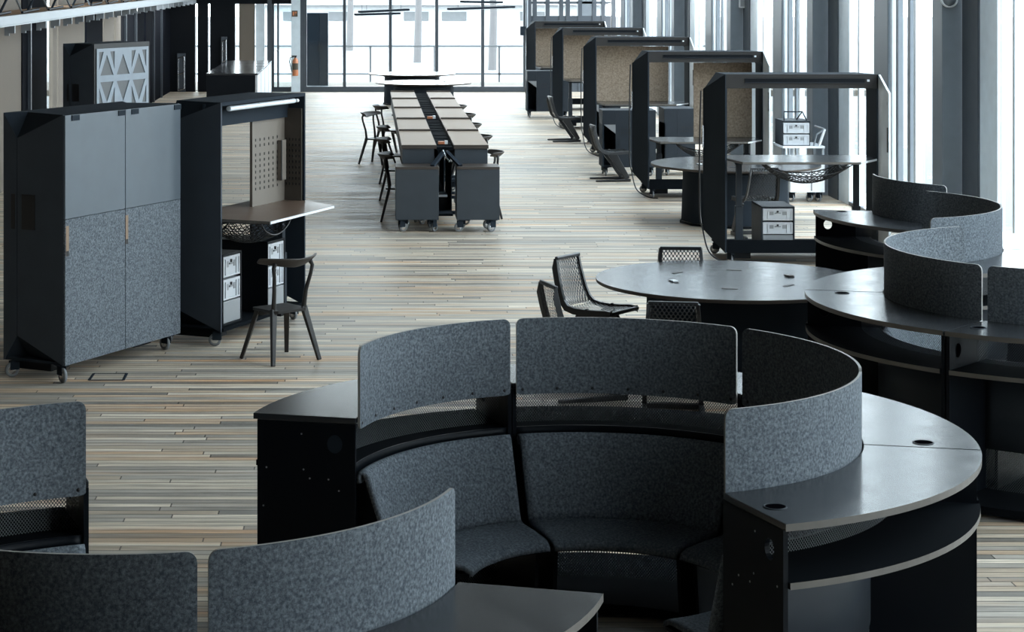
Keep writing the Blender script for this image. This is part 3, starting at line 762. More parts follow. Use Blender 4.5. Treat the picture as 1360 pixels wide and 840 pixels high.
# closed cabinets
def closed_cabinet(label, p1, p2, lattice=False):
    p1 = Vector(p1); p2 = Vector(p2); u = (p2 - p1).normalized(); w = (p2 - p1).length; c = (p1 + p2) / 2
    t = thing('mobile_cabinet', label, 'cabinet', (c.x, c.y, 0), math.atan2(u.y, u.x), 'closed cabinets on casters')
    x = w / 2; d1, d2 = .43, .56; h0, h1, lo, li = .135, 2.04, .33, 1.85; k = .02
    # shell: two sides with a V notch at the seam, roof, floor, back
    for s in (-1, 1):
        Tm = Matrix(((0, 0, s, s * (x - k)), (1, 0, 0, 0), (0, 1, 0, 0), (0, 0, 0, 1)))
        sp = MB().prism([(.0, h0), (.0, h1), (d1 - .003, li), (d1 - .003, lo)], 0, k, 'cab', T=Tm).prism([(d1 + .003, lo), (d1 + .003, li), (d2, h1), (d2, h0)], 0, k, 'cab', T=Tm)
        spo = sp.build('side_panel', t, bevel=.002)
        xx = s * x
        MB().box(min(xx, xx + s * .004), max(xx, xx + s * .004), d1 - .17, d1 - .045, 1.15, 1.42, 'bolt').box(min(xx, xx + s * .004), max(xx, xx + s * .004), d1 + .02, d1 + .055, 1.15, 1.42, 'bolt').build('grip_slot', spo)
    b = MB(); xi = x - .14
    for z, f in ((h1, 1), (h1 - .02, -1)):
        V_ = [(-x, 0, z), (x, 0, z), (xi, d1, z), (-xi, d1, z), (-x, d1, z - .19), (x, d1, z - .19), (-x, d2, z), (x, d2, z)]
        fs = [(0, 1, 2, 3), (0, 3, 4), (1, 5, 2), (3, 2, 7, 6), (3, 6, 4), (2, 5, 7)]
        b.add(V_, fs if f > 0 else [tuple(reversed(q)) for q in fs], 'steel')
    b.build('roof', t)
    b = MB()
    b.box(-x + k, x - k, .0, d2, h0, h0 + .02, 'steel')
    for z, f in ((h0 + .021, 1),):
        V_ = [(-x, 0, z), (xi * -1, d1, z), (-x, d1, z + .19), (-x, d2, z)]
        b.add(V_, [(0, 1, 2), (1, 3, 2)], 'steel'); V2 = [(-p[0], p[1], p[2]) for p in V_]; b.add(V2, [(2, 1, 0), (2, 3, 1)], 'steel')
    b.build('floor_panel', t)
    MB().box(-x + k, x - k, d2 - .02, d2, h0, h1 - .02, 'steel').build('back_panel', t)
    MB().box(-x + .12, -x + .36, .2, .5, .055, .134, 'black').build('ballast_foot', t); MB().box(x - .36, x - .12, .2, .5, .055, .134, 'black').build('ballast_foot', t)
    for cx_, cy_, r_ in ((-x + .05, .06, 2.7), (x - .08, .06, -.3), (-x + .07, d2 - .07, 1.0), (x - .07, d2 - .07, .2)): caster(t, cx_, cy_, .134, .056, r_)
    zs = 1.245
    for s in (-1, 1):
        x0_, x1_ = (-x + .004, -.003) if s < 0 else (.003, x - .004)
        if not lattice:
            up = MB().box(x0_, x1_, -.018, -.001, zs + .003, h1 - .005, 'door').build('upper_door', t, bevel=.003)
            for hx in (x0_ + .08, x1_ - .10): MB().box(hx, hx + .10, -.024, -.0185, h1 - .05, h1 - .008, 'steel').build('hinge', up)
            lw = MB().box(x0_, x1_, -.018, -.001, h0, zs, 'felt').build('felt_door', t, bevel=.003)
            gx = -x + .03 if s < 0 else .018
            MB().box(gx - .018, gx + .018, -.0205, -.0185, zs - .28, zs - .05, 'brownply').box(gx - .016, gx + .016, -.0215, -.0200, zs - .28, zs - .24, 'bolt').build('finger_pull', lw)
        else:
            MB().box(x0_, x1_, -.018, -.001, h0, 1.02, 'steel').build('lower_door', t, bevel=.003)
    if lattice:
        z0, z1 = 1.03, 1.965; fx = x - .055
        MB().box(-x + .004, x - .004, -.018, -.001, 1.02, h1, 'bolt').build('upper_recess', t)
        tris = []
        W2 = (2 * fx - .10) / 3; zc = (z0 + z1) / 2
        def tri(cx_, base, tip, hw): return [(cx_ - hw, base), (cx_ + hw, base), (cx_, tip)]
        for i in range(3):
            cx_ = -fx + .05 + W2 * (i + .5); up_ = True
            tris.append(tri(cx_, zc + .05, z1 - .10, W2 * .40)); tris.append(tri(cx_, zc - .05, z0 + .10, W2 * .40))
        for i in (0, 2):
            cx_ = -fx + .05 + W2 * (i + .5)
            for s in (-1, 1):
                tris.append([(cx_ + s * .09, z1 - .05), (cx_ + s * W2 * .47, z1 - .05), (cx_ + s * W2 * .47, z1 - .33)])
                tris.append([(cx_ + s * .09, z0 + .05), (cx_ + s * W2 * .47, z0 + .05), (cx_ + s * W2 * .47, z0 + .33)])
        Tm = Matrix(((1, 0, 0, 0), (0, 0, -1, -.022), (0, 1, 0, 0), (0, 0, 0, 1)))
        MB().prism([(-fx, z0), (fx, z0), (fx, z1), (-fx, z1)], 0, .012, 'latt', T=Tm, holes=tris).build('lattice_panel', t)
        MB().box(-fx, fx, -.0215, -.0185, z0, z1, 'latt2').build('lattice_backing', t)
    return t
M['latt'] = simple('pale_blue_grey_panel', (.25, .29, .335), .45); M['latt2'] = simple('mid_grey_backing', (.12, .125, .13), .6)
closed_cabinet('big closed cabinet at left with two grey felt doors under slate blue doors', (-2.296, 15.58), (-1.548, 17.02))
closed_cabinet('black cabinet with pale panel of triangle cut-outs, behind the closed felt cabinet', (-4.19, 31.55), (-3.48, 32.92), True)

# ------------------------------------------------------------------ chairs
def monza_proto():
    t = thing('wooden_armchair', 'x', 'chair', (0, 0, 0), 0, None)
    # faces +y; the backrest band is at -y
    sh = .42
    seat = [(-.22, .20), (-.19, .225), (.19, .225), (.22, .20), (.205, -.17), (.17, -.20), (-.17, -.20), (-.205, -.17)]
    MB().prism([(x * .80, y * .74 - .01) for x, y in seat], sh - .022, sh, 'wood').build('seat', t, bevel=.006)
    for sx in (-1, 1):
        MB().bar((sx * .145, .11, sh - .012), (sx * .228, .222, 0), .050, .036, 'wood', .034, .028).build('leg', t, bevel=.006)
        MB().bar((sx * .150, -.11, sh + .01), (sx * .232, -.215, 0), .052, .038, 'wood', .034, .028).build('leg', t, bevel=.006)
        MB().tube([(sx * .150, -.11, sh - .02), (sx * .158, -.13, .56), (sx * .182, -.165, .70), (sx * .194, -.17, .765), (sx * .175, -.165, .80)], [.021, .017, .015, .016, .020], 'wood', 8).build('back_post', t)
    MB().box(-.14, .14, .09, .112, sh - .065, sh - .022, 'wood').build('seat_rail', t, bevel=.004)
    # wide flat band: backrest that sweeps round into two short armrests
    b = MB(); n = 24
    def q(u, v):
        x = -.285 + .57 * u; e = abs(2 * u - 1); y = -.225 + .15 * e ** 2.2
        hw = .062 - .026 * e ** 2
        sl = Vector((.45 * (2 * u - 1) * .5, -.75, .66)).normalized()
        return Vector((x, y, .80 + .025 * e)) + sl * hw * (2 * v - 1) * -1
    b.grid(q, n, 2, 'armband')
    b.build('backrest', t, solid=.018, sub=1)
    return t
M['armband'] = simple('dark_brown_plastic', (.036, .029, .025), .45)
mz = monza_proto()
mz.location = (-.69, 16.58, 0); mz.rotation_euler = (0, 0, D(39)); mz['label'] = 'dark wooden armchair standing in front of the open frame at left'; mz['group'] = 'wooden armchairs'

def myto_proto():
    t = thing('cantilever_chair', 'x', 'chair', (0, 0, 0), 0, None)
    # faces +y. side profile of the shell
    prof = [(-.275, .83), (-.262, .76), (-.238, .66), (-.212, .57), (-.185, .505), (-.145, .462), (-.08, .445), (.02, .44), (.12, .445), (.20, .452), (.255, .448)]
    def shell(pts, name, hw0, hw1):
        k = len(pts) - 1; L_ = [0]
        for i in range(k): L_.append(L_[-1] + math.hypot(pts[i + 1][0] - pts[i][0], pts[i + 1][1] - pts[i][1]))
        def fn(u, v):
            i = int(round(v * k)); y, z = pts[i]; hw = hw0 + (hw1 - hw0) * v; s = 2 * u - 1
            return (s * hw, y + .018 * (1 - s * s) * (-1 if name == 'backrest' else 0), z - (.012 * (1 - s * s) if name == 'seat' else 0))
        b = MB().grid(fn, 10, k, 'mesh_chair', lambda u, v: ((2 * u - 1) * .2, L_[int(round(v * k))]))
        return b.build(name, t, solid=.010)
    shell(prof[:6], 'backrest', .165, .20); shell(prof[5:], 'seat', .20, .205)
    for s in (-1, 1):
        b = MB()
        n = len(prof)
        vs = []
        for i, (y, z) in enumerate(prof):
            hw = (.175 + .035 * min(1, i / 5)) * s
            j0 = max(i - 1, 0); j1 = min(i + 1, n - 1)
            tx, tz = prof[j1][0] - prof[j0][0], prof[j1][1] - prof[j0][1]; l = math.hypot(tx, tz); nx, nz = -tz / l, tx / l
            d = .012 if i in (0,) else .040
            vs += [(hw - s * .030, y + nx * .012, z + nz * .012), (hw, y + nx * .010, z + nz * .010), (hw + s * .006, y - nx * d, z - nz * d), (hw - s * .020, y - nx * d * .6, z - nz * d * .6)]
        fs = [(4 * i + a, 4 * i + (a + 1) % 4, 4 * i + 4 + (a + 1) % 4, 4 * i + 4 + a) for i in range(n - 1) for a in range(4)] + [(0, 1, 2, 3), (4 * n - 1, 4 * n - 2, 4 * n - 3, 4 * n - 4)]
        if s < 0: fs = [tuple(reversed(f)) for f in fs]
        b.add(vs, fs, 'plastic', smooth=False)
        b.build('side_rail', t, bevel=.004)
        MB().bar((s * .19, -.02, .43), (s * .20, .22, .045), .036, .13, 'plastic', .036, .075, side=(1, 0, 0)).build('leg', t, bevel=.008)
        MB().bar((s * .20, .265, .022), (s * .215, -.27, .018), .040, .044, 'plastic', .036, .026, side=(1, 0, 0)).build('base_runner', t, bevel=.006)
    MB().box(-.19, .19, .20, .27, .004, .04, 'plastic').build('base_bar', t, bevel=.006)
    MB().box(-.172, .172, -.285, -.255, .815, .845, 'plastic').build('top_rail', t, bevel=.008)
    MB().box(-.205, .205, .245, .275, .425, .455, 'plastic').build('front_lip', t, bevel=.008)
    return t
my = myto_proto(); G2 = 'perforated cantilever chairs'
first = [True]
def myto(x, y, face, label):
    """face = compass angle in degrees of the direction the sitter looks (0 = +x)"""
    rz = D(face - 90)
    if first[0]:
        first[0] = False; my.location = (x, y, 0); my.rotation_euler = (0, 0, rz); my['label'] = label; my['group'] = G2; return my
    return dup(my, label, (x, y, 0), rz, G2)
TC = (2.84, 15.95)
myto(1.84, 16.42, -38, 'black perforated cantilever chair left of the nearest round table, seat showing')
myto(1.60, 15.12, 14, 'black perforated cantilever chair seen almost edge-on, half hidden behind the grey screen')
myto(2.60, 16.80, -93, 'black perforated cantilever chair behind the nearest round table, only its back showing')
myto(2.16, 14.46, 82, 'black perforated cantilever chair in front of the nearest round table, its back half hidden')
myto(3.70, 38.35, 8, 'black cantilever chair in side view, farther one by the open frames')
myto(3.685, 31.0, 6, 'black cantilever chair in side view, nearer one beside the rolling locker')
myto(4.62, 24.35, 100, 'black perforated cantilever chair seen through the nearest open frame')

# ------------------------------------------------------------------ round tables
def round_table(label, x, y):
    t = thing('round_table', label, 'table', (x, y, 0), 0, 'round black tables')
    R = 1.05
    MB().lathe([(0, .74), (R, .74)], 'top', 96).lathe([(R, .74), (R, .716), (R - .006, .712)], 'tableedge', 96).lathe([(R - .006, .712), (0, .712)], 'black', 96).build('tabletop', t)
    b = MB().lathe([(.84, .711), (.66, .655)], 'black', 12).lathe([(.66, .655), (.68, .03)], 'steel', 12).lathe([(.70, .03), (.70, 0)], 'black', 12)
    b.build('drum_base', t)
    for i in range(6):
        a = D(18 + 60 * i); T = Matrix.Translation((.50 * math.cos(a), .50 * math.sin(a), .7405)) @ Matrix.Rotation(a + PI / 2, 4, 'Z')
        c = MB().box(-.06, .06, -.016, .016, 0, .003, 'bolt', T)
        if i in (3, 0): c.box(-.05, .02, -.014, .03, .003, .012, 'white' if i == 3 else 'tableedge', T)
        c.build('cable_flap', t)
    return t
round_table('nearest round black table, right of centre with cable flaps', *TC)
round_table('round black table between the two nearest open frames', 4.63, 25.75)
round_table('round black table just beyond the long centre table', (562 - X0) * 45.6 / F, 45.3)
round_table('farthest round black table, close to the back window', (547 - X0) * 49.6 / F, 49.4)

# ------------------------------------------------------------------ long centre table: five units end to end
YS = [25.25, 27.54, 29.8, 32.26, 34.65, 36.75]
def bench(i, label):
    y0, y1 = YS[i] + .01, YS[i + 1] - .01; L_ = y1 - y0
    t = thing('bench_table', label, 'table', (.973, y0, 0), 0, 'long centre table units')
    xs = (-.536, -.106, .106, .535)
    for s, a, c in ((-1, xs[0], xs[1]), (1, xs[2], xs[3])):
        MB().box(a, c, 0, L_, .965, 1.01, 'tableedge').box(a + .004, c - .004, .004, L_ - .03, 1.01, 1.0125, 'table').build('tabletop', t, bevel=.003)
        MB().box(a + .012, c - .03 if s < 0 else c - .012, .02, L_ - .03, .76, .964, 'leaf').build('storage_box', t, bevel=.003)
    for a, c in ((xs[0], xs[1]), (xs[2], xs[3])): MB().box(a + .004, c - .004, L_ - .018, L_ - .003, 1.0, 1.038, 'tableedge').build('edge_lip', t)
    ch = MB().box(xs[1] + .004, xs[2] - .004, 0, L_, .945, .985, 'matte').build('cable_channel', t)
    for yy in (.3, .8, 1.3, 1.8): MB().box(-.09, .09, yy, yy + .02, .985, .992, 'matte').build('channel_bridge', ch)
    if i in (0, 2):
        MB().box(-.07, .01, .42, .50, .9855, 1.02, 'red').box(.01, .05, .43, .49, .9855, 1.03, 'white').build('socket_block', ch, bevel=.004)
    MB().box(-.10, .10, .06, L_ - .06, .13, .16, 'steel').box(-.098, -.085, .06, L_ - .06, .13, .76, 'steel').box(.085, .098, .35, L_ - .06, .13, .76, 'steel').build('centre_frame', t)
    for s in (-1, 1):
        for yy in (.25, L_ - .25): caster(t, s * .30, yy, .135, .052, .3 + s)
        MB().box(min(s * .085, s * .38), max(s * .085, s * .38), .20, .30, .135, .17, 'steel').box(min(s * .085, s * .38), max(s * .085, s * .38), L_ - .30, L_ - .20, .135, .17, 'steel').build('caster_arm', t)
    if i == 0:
        for s, a, c in ((-1, -.615, -.095), (1, .122, .640)):
            lf = MB().box(a, c, -.47, -.03, .145, .755, 'leaf').build('end_locker', t, bevel=.004)
            MB().box(a, c, -.475, -.02, .755, .785, 'tableedge').build('top_board', lf, bevel=.003)
            for cx_, cy_ in ((a + .06, -.44), (c - .07, -.44), (a + .1, -.12), (c - .1, -.12)): caster(lf, cx_, cy_, .145, .055, .5 + s + cx_)
            MB().bar((s * .02, -.05, .93), (s * .17, -.40, .79), .05, .03, 'steel').build('folding_arm', t)
        MB().tube([(-.03, -.06, .95), (.0, -.12, .88), (.05, -.14, .82)], .012, 'chrome', 8).build('gas_strut', t)
        MB().box(-.09, .04, .3, .6, .34, .36, 'white').build('inner_shelf', t)
    return t
for i, l in enumerate(['nearest unit of the long centre table, with two end lockers on casters', 'second unit from the camera in the long centre table', 'third and middle unit of the long centre table, orange plug in its channel',
                       'fourth unit from the camera in the long centre table', 'farthest unit of the long centre table, before the round table']): bench(i, l)
G3 = 'wooden armchairs'
# left row (tucked in, backs to the left) and right row
for (px, py, lab, rz) in ((517, 295, 'wooden armchair nearest the camera on the left of the centre table', -92), (514, 267, 'second wooden armchair from the camera on the left of the centre table', -92),
                      (513, 245, 'third wooden armchair on the left of the centre table', -92), (496, 224, 'wooden armchair pushed out farthest to the left of the centre table', -118), (503, 221, 'farthest wooden armchair on the left of the centre table, turned', -75)):
    p = W(px, py)
    if 'pushed' in lab: p = W(491, 219)
    if 'turned' in lab: p = W(504, 206)
    dup(mz, lab, (p.x + (.12 if 'turned' not in lab else .15), p.y + .2, 0), D(rz), G3)
for i, (px, py) in enumerate(((664, 291), (649, 262), (635, 240), (620, 222), (609, 206))):
    p = W(px, py)
    dup(mz, ['wooden armchair nearest the camera on the right of the centre table', 'second wooden armchair from the camera on the right of the centre table', 'third wooden armchair on the right of the centre table',
             'fourth wooden armchair on the right of the centre table', 'farthest wooden armchair on the right of the centre table'][i], (p.x - (.20 if i < 3 else .11), p.y + .2, 0), D(92), G3)

# ------------------------------------------------------------------ rolling lockers among the frames
def locker(label, x0, x1, y, h=1.02, d=.5, cut=True):
    t = thing('rolling_locker', label, 'locker', ((x0 + x1) / 2, y, 0), 0, 'rolling steel lockers'); w = x1 - x0; x = w / 2
    c = x0 - (x0 + x1) / 2 + min(.20, w * .45)
    b = MB().box(c, x, 0, d, .14, h, 'steel2').box(-x, c, .0, d, h - .22 if cut else .14, h, 'steel2').box(-x, c, d - .03, d, .14, h, 'steel').box(-x, -x + .02, .0, d, .14, h - .22, 'steel')
    b.build('carcass', t, bevel=.004)
    if cut:
        Tm = Matrix(((1, 0, 0, 0), (0, 0, 1, 0.0), (0, 1, 0, 0), (0, 0, 0, 1)))
        MB().prism([(-x + .02, h - .221), (c, h - .221), (c, h - .36)], .0, d - .03, 'crate2', T=Tm).build('sloped_lid', t)
        MB().box(-x + .02, c, .0, d - .03, .14, .17, 'black').build('open_shelf', t)
    pf = MB()
    for i in range(6):
        for j in range(2): pf.box(c + .05 + .035 * i, c + .062 + .035 * i, -.003, -.0005, h - .36 + .06 * j, h - .335 + .06 * j, 'bolt')
    for j in range(8): pf.box(c + .05, c + .062, -.003, -.0005, h - .72 + .04 * j, h - .70 + .04 * j, 'bolt')
    pf.build('vent_slots', t)
    for cx_, cy_ in ((-x + .06, .05), (x - .06, .05), (-x + .06, d - .06), (x - .06, d - .06)): caster(t, cx_, cy_, .14, .056, .4 + cx_)
    return t
locker('grey rolling locker with open left side, beside the nearer cantilever chair', 3.64, 4.46, 31.62)
locker('grey rolling locker seen through the second nearest open frame', 4.60, 5.08, 31.7, 1.04, .6, False)
locker('grey rolling locker in front of the farthest open frame', 3.50, 4.40, 44.6)
locker('dark rolling locker beside the farther cantilever chair, mostly hidden by a frame', 4.06, 4.66, 37.6, .95)

# white trolley seen through the nearest frame
tr = thing('white_trolley', 'white push trolley on casters by the windows, seen through the nearest open frame', 'trolley', (6.08, 28.0, 0))
MB().box(-.30, .17, 0, .62, .14, .58, 'white').box(-.02, .0, -.004, 0, .16, .56, 'crate2').build('body', tr, bevel=.008)
MB().box(-.41, .17, -.02, .66, .74, .77, 'white').build('top_tray', tr, bevel=.006)
MB().box(-.28, -.25, .02, .06, .58, .74, 'galv').build('upright', tr); MB().box(.14, .17, .02, .06, .58, .74, 'galv').build('upright', tr); MB().box(-.28, -.25, .55, .59, .58, .74, 'galv').build('upright', tr); MB().box(.14, .17, .55, .59, .58, .74, 'galv').build('upright', tr)
MB().tube([(.02, .0, .77), (.06, .0, .93), (.17, .0, 1.0)], .014, 'galv').tube([(.17, .0, 1.0), (.17, .60, 1.0)], .014, 'galv').tube([(.09, .0, .77), (.17, .0, 1.0)], .02, 'white').build('push_handle', tr)
for cx_, cy_ in ((-.25, .06), (.0, .06), (.12, .06), (-.25, .56), (.12, .56)): caster(tr, cx_, cy_, .14, .056, .6)
sb_ = thing('crate_stack', 'light crate unit with two drawers and carry handle on the white trolley', 'crates', (5.87, 28.02, .7705), 0)
for i in range(2):
    b = MB().box(-.18, .18, .03, .5, .012 + i * .16, .155 + i * .16, 'crate'); crate_front(b, -.175, .175, .026, .012 + i * .16, .150 + i * .16); b.build('crate_drawer', sb_)
MB().box(-.19, .19, .02, .52, 0, .012, 'steel2').box(-.19, .19, .02, .52, .328, .34, 'steel2').box(-.19, -.181, .02, .52, 0, .34, 'steel2').box(.181, .19, .02, .52, 0, .34, 'steel2').build('carcass', sb_)
MB().tube([(-.15, .1, .34), (-.15, .1, .46), (.10, .1, .46), (.16, .1, .34)], .010, 'steel2').tube([(.10, .1, .46), (.06, .3, .34)], .008, 'steel2').build('carry_handle', sb_)

# ------------------------------------------------------------------ far end
# row of low black boxes at the far left
for i in range(4):
    y = 46.0 + 1.75 * i; w = 1.16
    t = thing('low_box_table', ['low black box table nearest the camera at the far left', 'second low black box table from the camera, far left row', 'third low black box table in the far left row', 'farthest low black box table, beside the glass door'][i],
              'table', (-3.0, y, 0), 0, 'low black box tables')
    MB().box(-w / 2, w / 2, 0, 1.66, .86, .90, 'top').build('tabletop', t, bevel=.004)
    MB().box(-w / 2 + .01, w / 2 - .06, .01, 1.62, .08, .859, 'black').build('carcass', t, bevel=.004)
    MB().box(w / 2 - .055, w / 2 - .01, .01, 1.62, .10, .855, 'crate').build('side_panel', t)
    MB().box(-w / 2 + .08, w / 2 - .1, .08, 1.5, .0, .079, 'bolt').build('plinth', t)
# ladder-like door pulls on the black doors
def door_pull(px0, px1, py0, py1, z, lab):
    t = thing('door_pull', lab, 'handle', (X_at(px0, z), z, 0), 0, 'tall bright door pulls')
    w = X_at(px1, z) - X_at(px0, z); za, zb = H_at(py1, z), H_at(py0, z)
    MB().tube([(w, 0, za), (w, 0, zb)], .018, 'chrome').tube([(.0, .05, za - .04), (.0, .05, zb - .04)], .012, 'chrome').build('upright', t)
    for f in (0.0, .5, 1.0):
        zz = za + (zb - za) * f
        MB().tube([(0, .05, zz - .05), (w, 0, zz)], .016, 'chrome').build('crossbar', t)
    MB().box(-.03, w + .03, .05, .10, za - .12, zb + .08, 'frame').build('mounting_plate', t)
door_pull(236.5, 244.5, 75, 118, 54.45, 'bright ladder-shaped door pull nearer the triangle cabinet')
door_pull(295, 300, 53, 80, 54.45, 'ladder-shaped door pull right of the other, above the low box tables')
# fire extinguisher with its sign on the pale pillar
fe = thing('fire_extinguisher', 'orange-red fire extinguisher hanging on the pale pillar beside the glass door', 'extinguisher', (X_at(392, 54.25), 54.355, H_at(101, 54.25)))
hh = H_at(74, 54.25) - H_at(101, 54.25)
MB().lathe([(0, 0), (.07, 0), (.078, .02), (.078, hh * .74), (.06, hh * .82), (.025, hh * .88), (.025, hh * .9)], 'red', 20).build('cylinder', fe)
MB().lathe([(.0785, hh * .3), (.0787, hh * .62)], 'tan', 20).build('label_band', fe)
MB().box(-.03, .03, -.03, .03, hh * .9, hh * .97, 'bolt').box(-.10, .04, -.015, .015, hh * .95, hh * 1.0, 'bolt').build('valve', fe)
MB().tube([(-.04, 0, hh * .93), (-.13, 0, hh * .90), (-.15, 0, hh * .7), (-.11, 0, hh * .35), (-.09, -.02, hh * .2)], .014, 'bolt').build('hose', fe)
MB().box(-.05, .05, .07, .125, hh * .5, hh * .75, 'steel').build('wall_bracket', fe)
sg = MB().box(-.075, .075, 0, .012, 0, .16, 'tan').box(-.055, -.01, -.003, 0, .03, .13, 'red').box(.005, .05, -.003, 0, .085, .13, 'red').box(.02, .03, -.003, 0, .03, .08, 'red').build('extinguisher_sign')
sg.location = (X_at(391.5, YB - .14), YB - .14, H_at(22)); tag(sg, 'small square extinguisher sign on the pale pillar above the red cylinder', 'sign')
# tall dark cupboard behind the back glass
cb = thing('tall_cupboard', 'tall dark cupboard standing behind the back glass at its left end', 'cupboard', (X_at(421.5, 57), 57, 0))
MB().box(-.31, .30, 0, .5, .02, 2.06, 'door').build('carcass', cb, bevel=.006)
MB().box(-.30, .06, -.02, -.001, .05, 2.04, 'steel').box(.065, .29, -.02, -.001, .05, 2.04, 'steel2').build('door', cb, bevel=.004)
MB().box(.03, .055, -.05, -.0205, .95, 1.25, 'bolt').build('handle', cb)
# pendant lamps: pairs of long thin dark bars
def pendant(px0, px1, py, z, lab, tilt=0.):
    xa, xb = X_at(px0, z), X_at(px1, z); h = H_at(py, z)
    t = thing('pendant_lamp', lab, 'lamp', ((xa + xb) / 2, z, h), 0, 'long bar pendant lamps'); w = (xb - xa) / 2
    MB().bar((-w, 0, -tilt), (w, .5, tilt), .14, .045, 'steel').build('lamp_bar', t, bevel=.01)
    MB().bar((-w + .06, .02, -tilt - .026), (w - .06, .48, tilt - .026), .09, .006, 'white').build('diffuser', t)
    for s in (-1, 1): MB().tube([(s * w * .7, .25 + s * .17, .02), (s * w * .7, .25 + s * .17, ZC - h)], .004, 'steel', 5).build('suspension_wire', t)
pendant(477, 543, 14.5, 44, 'upper long pendant bar lamp left of centre before the back window', .02)
pendant(472, 531, 18.8, 46, 'lower long pendant bar lamp left of centre before the back window', .01)
pendant(613, 668, 2.8, 44, 'upper long pendant bar lamp right of centre before the back window', -.01)
pendant(595, 685, 10.8, 46, 'lower long pendant bar lamp right of centre before the back window', .02)
# floor hatch by the closed cabinet
c4 = [W(118, 505.6), W(164, 505.6), W(168.5, 496.6), W(124.5, 496.6)]
fh = thing('floor_hatch', 'flush floor hatch with thin metal rim in front of the closed felt cabinet', 'hatch', ((c4[0] + c4[2]) / 2))
pc = [p - (c4[0] + c4[2]) / 2 for p in c4]
b = MB()
for i in range(4): b.bar(pc[i] + Vector((0, 0, .002)), pc[(i + 1) % 4] + Vector((0, 0, .002)), .018, .004, 'steel')
b.build('rim', fh)
b = MB()
for i in range(4):
    m0 = pc[i] * .93; m1 = pc[(i + 1) % 4] * .93
    b.bar(m0 + Vector((0, 0, .0015)), m1 + Vector((0, 0, .0015)), .006, .003, 'chrome')
b.build('inner_rim', fh)

# ------------------------------------------------------------------ outside
o = MB().box(-60, 60, -20, 160, -.40, -.14, 'snow').build('ground'); struct(o)
o = MB().box(-14, 14, YB + .4, YB + 4.6, -.14, .02, 'tan').build('terrace'); struct(o)
rl = thing('terrace_railing', 'pale terrace railing outside the back window', 'railing', (0, YB + 6, -.14))
b = MB()
for z in (.30, 1.12): b.box(-8, 10, -.03, .03, z, z + .05, 'galv_d')
b.build('rails', rl)
for k in range(10): MB().box(-7.5 + 1.9 * k, -7.44 + 1.9 * k, -.03, .03, 0, 1.14, 'galv_d').build('post', rl)
hb = thing('far_house', 'pale low house outside beyond the terrace, behind the back window', 'house', (1.5, 92, -.14))
MB().box(-7, 9, 0, 8, 0, 1.9, 'render').build('wall', hb)
MB().add([(-7.4, -.4, 1.9), (9.4, -.4, 1.9), (9.4, 8.4, 1.9), (-7.4, 8.4, 1.9), (-6, 4, 2.9), (8, 4, 2.9)], [(0, 1, 5, 4), (2, 3, 4, 5), (1, 2, 5), (3, 0, 4), (3, 2, 1, 0)], 'snow').build('roof', hb)
for x_ in (-5.2, -3.4, .2, 1.9, 5.4): MB().box(x_, x_ + 1.1, -.04, .02, 1.2, 1.6, 'galv_d').build('window', hb)
def tree(x, y, h, seed, lab):
    rnd = random.Random(seed); t = thing('bare_tree', lab, 'tree', (x, y, -.14), 0, 'bare trees outside the back window')
    MB().tube([(0, 0, 0), (.05, 0, h * .25), (-.04, .03, h * .45)], [.15, .12, .10], 'bark', 8).build('trunk', t)
    b = MB()
    def grow(p, d, l, r, n):
        q = p + d * l
        mid = p + d * l * .5 + Vector((rnd.uniform(-.06, .06), rnd.uniform(-.06, .06), 0)) * l
        b.tube([p, mid, q], [r, r * .8, r * .62], 'bark', 5, cap=False)
        if n == 0: return
        for _ in range(3 if n > 2 else 2):
            nd = (d + Vector((rnd.uniform(-.9, .9), rnd.uniform(-.9, .9), rnd.uniform(-.15, .55)))).normalized()
            grow(q, nd, l * rnd.uniform(.62, .85), r * .6, n - 1)
    for k in range(3): grow(Vector((-.04, .03, h * .45)), Vector((rnd.uniform(-.6, .6), rnd.uniform(-.6, .6), 1)).normalized(), h * .2, .11, 4)
    b.build('branches', t)
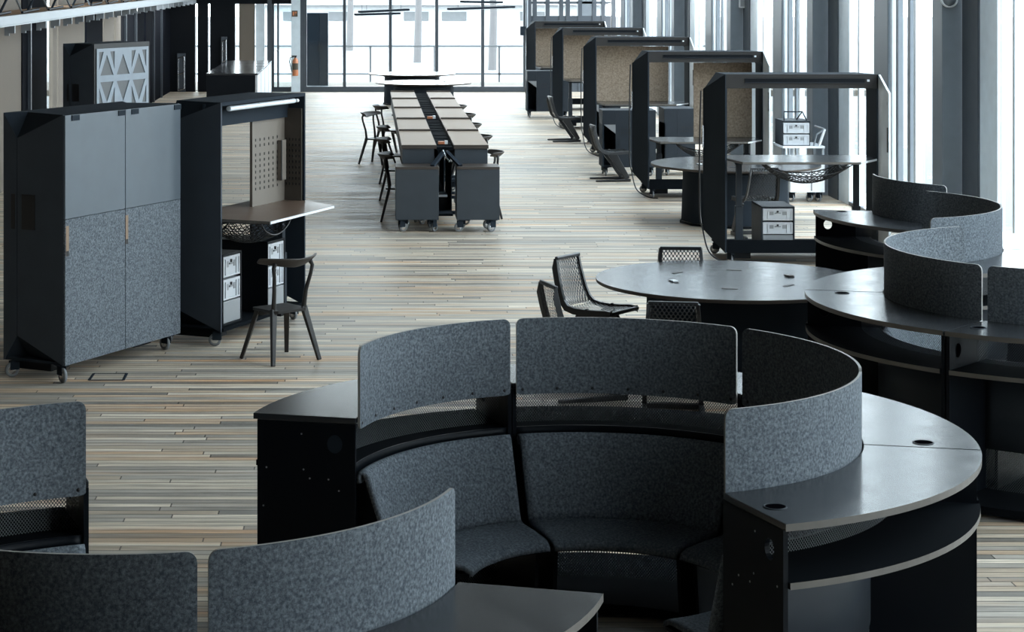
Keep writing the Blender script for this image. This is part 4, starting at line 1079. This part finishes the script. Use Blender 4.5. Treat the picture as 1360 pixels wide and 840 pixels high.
for x, y, h, s, l in ((1.9, 76, 9, 2, 'bare pale tree outside, left of the middle mullion'), (4.3, 70, 8, 5, 'bare pale tree outside, below the right pendant lamps'), (6.6, 82, 10, 8, 'bare tree outside at the right end of the back window'), (-.7, 88, 10, 11, 'bare tree outside at the left of the back window')):
    tree(x, y, h, s, l)

# ------------------------------------------------------------------ daylight
wd = bpy.data.worlds.new('daylight'); sc.world = wd; wd.use_nodes = True
nt = wd.node_tree; bg = nt.nodes['Background']
tc = nn(nt, 'ShaderNodeTexCoord'); sp = nn(nt, 'ShaderNodeSeparateXYZ'); nt.links.new(tc.outputs['Generated'], sp.inputs[0])
rp = nn(nt, 'ShaderNodeValToRGB'); nt.links.new(sp.outputs['Z'], rp.inputs[0])
rp.color_ramp.elements[0].color = (.94, .98, 1.0, 1); rp.color_ramp.elements[1].color = (.78, .89, 1.0, 1)
nt.links.new(rp.outputs[0], bg.inputs['Color']); bg.inputs['Strength'].default_value = 7
def portal(name, loc, rot, sx, sy):
    l = bpy.data.lights.new(name, 'AREA'); l.shape = 'RECTANGLE'; l.size = sx; l.size_y = sy; l.energy = 1
    l.cycles.is_portal = True
    o = bpy.data.objects.new(name, l); COL.objects.link(o); o.location = loc; o.rotation_euler = rot
portal('back_daylight_portal', ((XL + XR) / 2, YB + .45, ZC / 2), (-PI / 2, 0, 0), XR - XL + .6, ZC)
portal('right_daylight_portal', (XR + .15, 24.3, ZC / 2), (0, PI / 2, 0), ZC, 61)
portal('left_daylight_portal', (XL - .12, 41, ZC / 2), (0, -PI / 2, 0), ZC, 17)

for i_, (a_, c_) in enumerate(SKY): portal('roof_daylight_portal', ((a_ + c_) / 2, (12 + YB) / 2, ZC + .25), (0, 0, 0), c_ - a_, YB - 12)
# ------------------------------------------------------------------ render look
sc.view_settings.view_transform = 'Standard'; sc.view_settings.look = 'None'
sc.view_settings.gamma = 1; sc.view_settings.exposure = .5; sc.view_settings.use_curve_mapping = False
cy = sc.cycles
cy.use_denoising = True
try: cy.denoiser = 'OPENIMAGEDENOISE'
except Exception: pass
cy.max_bounces = 10; cy.diffuse_bounces = 5; cy.glossy_bounces = 4; cy.transparent_max_bounces = 16; cy.transmission_bounces = 4
cy.sample_clamp_indirect = 6; cy.caustics_reflective = False; cy.caustics_refractive = False
